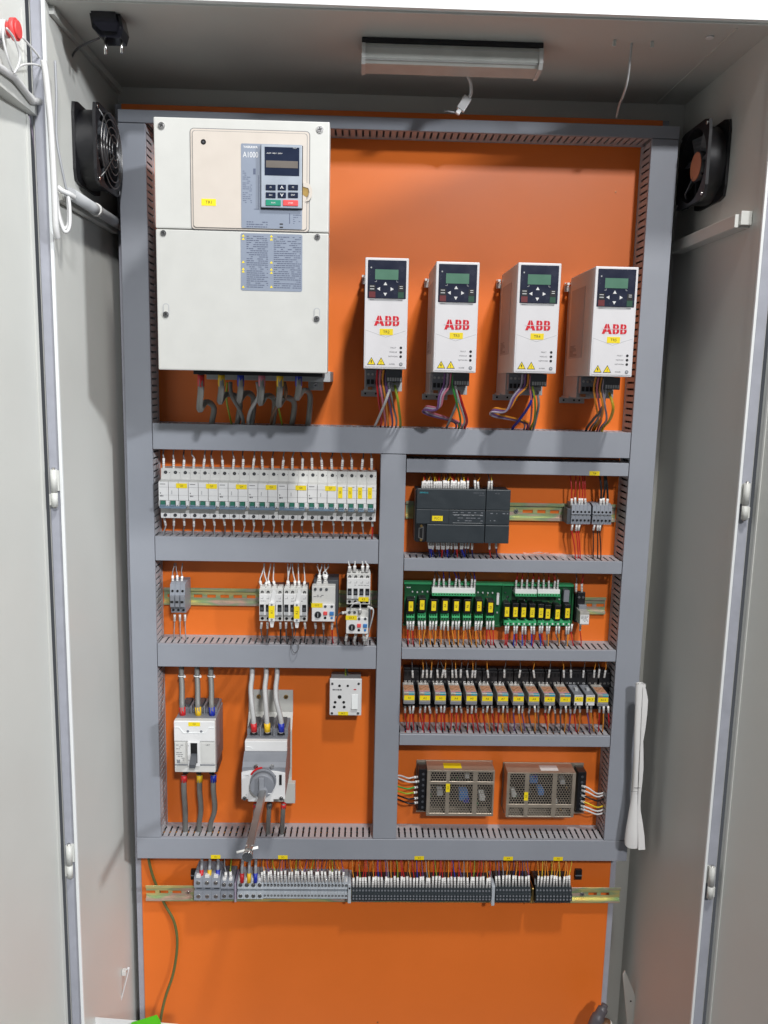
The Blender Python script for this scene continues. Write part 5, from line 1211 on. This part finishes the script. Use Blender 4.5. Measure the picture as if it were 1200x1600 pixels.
g0_, g1_ = WX(1146, 180, XR)[0], WX(1146, 180, XR)[1]; g2_ = WX(1143, 303, XR)[1]
fan(XR, -1, g0_-130, g0_, g2_-6, g1_+2, 'black square fan without guard high on the right wall', False)

# horizontal supports on the side walls
dA, zA_ = WX(96, 303, XL+14); dB, zB_ = WX(186, 355, XL+14)
zz = (zA_+zB_)/2
T = Thing('wall_conduit', 'grey conduit fixed level on the left wall below the fan', 'conduit', XL, zz, 0)
T.part('support_rail', MB().box(1, 12, -10, 4, max(dB, -20), min(dA, 290), 'paint', 1))
T.part('tube', MB().prism(circ(9, 18, 22, 2), max(dB, -20), min(dA, 290)-8, 'd', 'ltgrey', True))
dm = WX(150, 332, XL+22)[0]; T.part('cable_clip', MB().prism(circ(10.5, 18, 22, 2), dm-5, dm+5, 'd', 'sleeve', True))
dA, zA_ = WX(1163, 342, XR-12); dB, zB_ = WX(1058, 388, XR-12)
zz2 = (zA_+zB_)/2
T = Thing('wall_rail', 'pale steel rail fixed level on the right wall below the fan', 'rail', XR, zz2, 0)
T.part('rail', MB().box(-24, -.5, -11, 9, max(dB, -30), min(dA, 288)-6, 'paint', 1)); T.part('end_bracket', MB().box(-18, -.5, -8, 13, min(dA, 288)-5.5, min(dA, 288)+2, 'paint', 1))
# white cables on the left frame
def cable(pp, r, c, label, name='cable', k=7): wire([(*W(a, b, d_), d_) for a, b, d_ in pp], r, c, label, None, None, 2, k, name, 'cable')
cable([(68, 95, 322), (72, 120, 322), (78, 180, 322), (82, 240, 322), (85, 300, 322), (87, 352, 320), (90, 372, 312)], 4.6, 'w_white', 'thick white cable running down the left front edge beside the fan')
cable([(86, 95, 305), (88, 150, 305), (88, 210, 303), (95, 255, 300), (104, 298, 292)], 1.8, 'w_grey', 'thin grey cable from the left front edge down to the wall conduit')
cable([(88, 300, 300), (91, 330, 306), (99, 356, 306), (107, 350, 302), (107, 318, 298), (104, 302, 292)], 3, 'w_white', 'white cable loop hanging below the wall conduit')
cable([(87, 296, 304), (92, 336, 310), (101, 362, 310), (109, 352, 306), (108, 314, 300), (102, 300, 294)], 2.6, 'w_white', 'second white cable loop hanging in front of the first at the conduit')
cable([(90, 292, 306), (97, 298, 304), (108, 303, 298), (116, 308, 288)], 4.2, 'w_white', 'white taped cable bend entering the front end of the wall conduit')
# left door fittings
def onx(px, py, X): d_, z_ = WX(px, py, X); return (X, z_, d_)
dX = XL-28
ed, ez = WX(24, 46, dX+22)
T = Thing('emergency_stop', 'red mushroom emergency stop button with pale body on the left door', 'push button', dX-14, ez, ed)
T.part('body', MB().prism(circ(11, 18), -2, 26, 'x', 'white', True).box(2, 14, -14, 14, -14, 14, 'ltgrey', 1)); T.part('mushroom_head', MB().prism(circ(9, 20), 26.1, 32, 'x', 'red_btn', True).prism(circ(14, 24), 32, 38, 'x', 'red_btn', True).prism(circ(11, 20), 38, 41, 'x', 'red_btn', True))
b0_, z0_ = WX(60, 163, dX+16)
T = Thing('door_stiffener', 'pale steel channel across the top of the left door', 'channel', dX-8, z0_, 0)
T.part('channel', MB().box(0, 22, -16, 0, b0_, b0_+330, 'paint', 1).box(14, 22, 0, 9, b0_+6, b0_+330, 'paint', 1)); T.part('cable', MB().tube([(26, 4, b0_-2), (26, -4, b0_+30), (27, 6, b0_+90), (25, 2, b0_+160), (26, 5, b0_+300)], 5, 'w_white', 8), label='white cable resting in the channel')
def dcable(pp, r, c, label, k=7): wire([onx(a, b, x_) for a, b, x_ in pp], r, c, label, None, None, 2, k, 'cable', 'cable')
dcable([(35, 58, dX+14), (50, 75, dX+18), (62, 90, dX+20), (68, 100, dX+22)], 1.5, 'w_white', 'thin white wire from the emergency stop to the cabinet edge')
dcable([(4, 30, dX+24), (5, 60, dX+24), (12, 90, dX+26), (20, 112, dX+26)], 1.5, 'w_white', 'thin white wire dropping left of the emergency stop')
dcable([(10, 44, dX+24), (22, 60, dX+26), (31, 88, dX+27), (27, 106, dX+26), (22, 114, dX+26)], 1.5, 'w_white', 'thin white wire curving below the emergency stop')
dcable([(24, 110, dX+26), (34, 102, dX+26), (50, 100, dX+25), (66, 104, dX+22)], 1.5, 'w_white', 'thin white wire running level from the door channel to the edge')
dcable([(44, 178, dX+3), (54, 230, dX+3), (58, 300, dX+3), (64, 370, dX+3), (69, 400, dX+3)], 1.4, 'w_lilac', 'thin pale wire hanging down the left door')

# rolled drawing
T0 = W(1001, 1068, 100); B0 = W(990, 1320, 100)
rp = MB(); n = 26; prof = [(0, 9.5), (.05, 9.3), (.3, 8.6), (.45, 7.2), (.56, 6.3), (.64, 6.8), (.72, 9), (.80, 12), (.90, 15.5), (.97, 17), (1, 16.5)]
vs = []
rr = random.Random(5)
for t, r_ in prof:
    cx = (B0[0]-T0[0])*t; cz = (B0[1]-T0[1])*t
    for k in range(n):
        a = 2*math.pi*k/n; q = r_*(1+.05*math.sin(3*a+t*4)); vs.append((cx+q*math.cos(a), cz+(2*math.sin(a*2) if t > .9 else 0), q*math.sin(a)*.8))
fs = [(i*n+k, i*n+(k+1) % n, (i+1)*n+(k+1) % n, (i+1)*n+k) for i in range(len(prof)-1) for k in range(n)]
rp.add(vs, fs, 'paper', True); rp.add([( (B0[0]-T0[0])+10*math.cos(2*math.pi*k/16), (B0[1]-T0[1])+4, 10*math.sin(2*math.pi*k/16)) for k in range(16)], [tuple(range(16))], 'paper')
sp_ = []
for i in range(30): a = i*.5; q = 9.0-i*.24; sp_.append((q*math.cos(a), 0.2, q*math.sin(a)*.8))
for i in range(29): rp.add([sp_[i], sp_[i+1], (sp_[i+1][0], -30, sp_[i+1][2]), (sp_[i][0], -30, sp_[i][2])], [(0, 1, 2, 3)], 'paper')
_e = []
for i in range(13):
    t = i/12; cx = (B0[0]-T0[0])*t; cz = (B0[1]-T0[1])*t; q = 8+(.5-abs(t-.5))*0+(9 if t > .75 else 0)*(t-.75)*4
    _e += [(cx+q*.2, cz, q+1.2), (cx+q*1.12+1.5*math.sin(i*1.3)+(3 if 0 < i < 4 else 0), cz-(9 if i == 0 else 3), q*.55+2.5)]
rp.add(_e, [(2*i, 2*i+1, 2*i+3, 2*i+2) for i in range(12)], 'paper', True); rp.box(-4, 9, -205, -204, 15.2, 15.5, 'ink_soft'); rp.box(-9, 4, -212, -211.4, 15.4, 15.7, 'ink_soft')
single('rolled_drawing', rp, 'rolled white paper drawing standing between right duct and side wall', 'paper roll', T0[0], T0[1], 100)

# stuff in the foot of the cabinet
pp = [(*W(a, b, d_), d_) for a, b, d_ in ((231, 1325, 14), (233, 1346, 8), (241, 1375, 5), (257, 1412, 5), (272, 1440, 8), (277, 1475, 8), (271, 1520, 10), (258, 1560, 14), (250, 1600, 20), (247, 1640, 24))]
wire(pp, 2.8, 'w_olive', 'green and yellow earth cable hanging down the lower left of the plate', None, None, 2, 6, 'earth_cable', 'cable')
x, z = W(204, 1517, 150); d_, z = WX(200, 1517, XL+12)
T = Thing('bent_rod', 'thin bent white rod leaning on the lower left wall', 'rod', XL, z, d_)
xe, ze = W(183, 1592, d_+10)
T.part('rod', MB().tube(spline([(2, 2, 0), (9, 2.5, 0), (13, 0, 0), (xe-XL, ze-z, 14), (xe-XL-3, ze-z-60, 20)], 4), 1.6, 'w_white', 6)); T.part('clip', MB().box(.5, 9, -7, 4, -4, 6, 'offwhite', 1))
pa = W(146, 1589, 240); pb = W(279, 1600, 240)
single('paper_sheet', MB().prism([(0, 0), (-9, -14), (-18, -90), (150, -90), (pb[0]-pa[0], pb[1]-pa[1])], 0, .8, 'd', 'paper'), 'white paper sheet poking up at the lower left', 'paper', pa[0], pa[1], 240)
pg = W(245, 1585.5, 244)
single('green_card', MB().prism([(0, 0), (-46, -16), (-60, -60), (14, -60), (6, -12)], 0, .8, 'd', 'label_green'), 'bright green card corner in front of the white paper sheet', 'card', pg[0], pg[1], 244)
d_, z = WX(978, 1517, XR-60)
T = Thing('steel_strip', 'dull steel strip leaning against the lower right wall', 'strip', *W(976, 1515, 30), 30)
T.part('strip', MB().prism([(0, 0), (-4, -10), (14, -130), (50, -130), (22, -50)], 0, 3, 'd', 'paint').cyl(17, -72, 3, 3.3, 2, 'hole', 10))
x, z = W(940, 1588, 60)
T = Thing('cable_gland_hose', 'dark hose end with ribbed cream collar at the lower right', 'hose', x, z, 60)
T.part('hose', MB().tube(spline([(-20, -60, 10), (-17, -20, 8), (-8, 2, 4), (2, 18, 0), (6, 26, -2)], 5), [15]*6+[14]*5+[11]*5+[7]*5, 'w_hose', 12))
m = MB()
for k in range(6): m.tube([(6+k*.8, -6-k*9, 12), (7+k*.8, -12-k*9, 12)], 13-.3*k, 'sleeve', 14)
m.tube([(5, -2, 11), (12, -70, 12)], 10.5, 'w_brown', 12)
T.part('ribbed_collar', m)
single('wires', REST, 'smallest thin wires with white marker sleeves around the black controller, relay boards and plug-in relays', 'wires', 0, 0, 0, kind='stuff')
print('wires', NW[0])
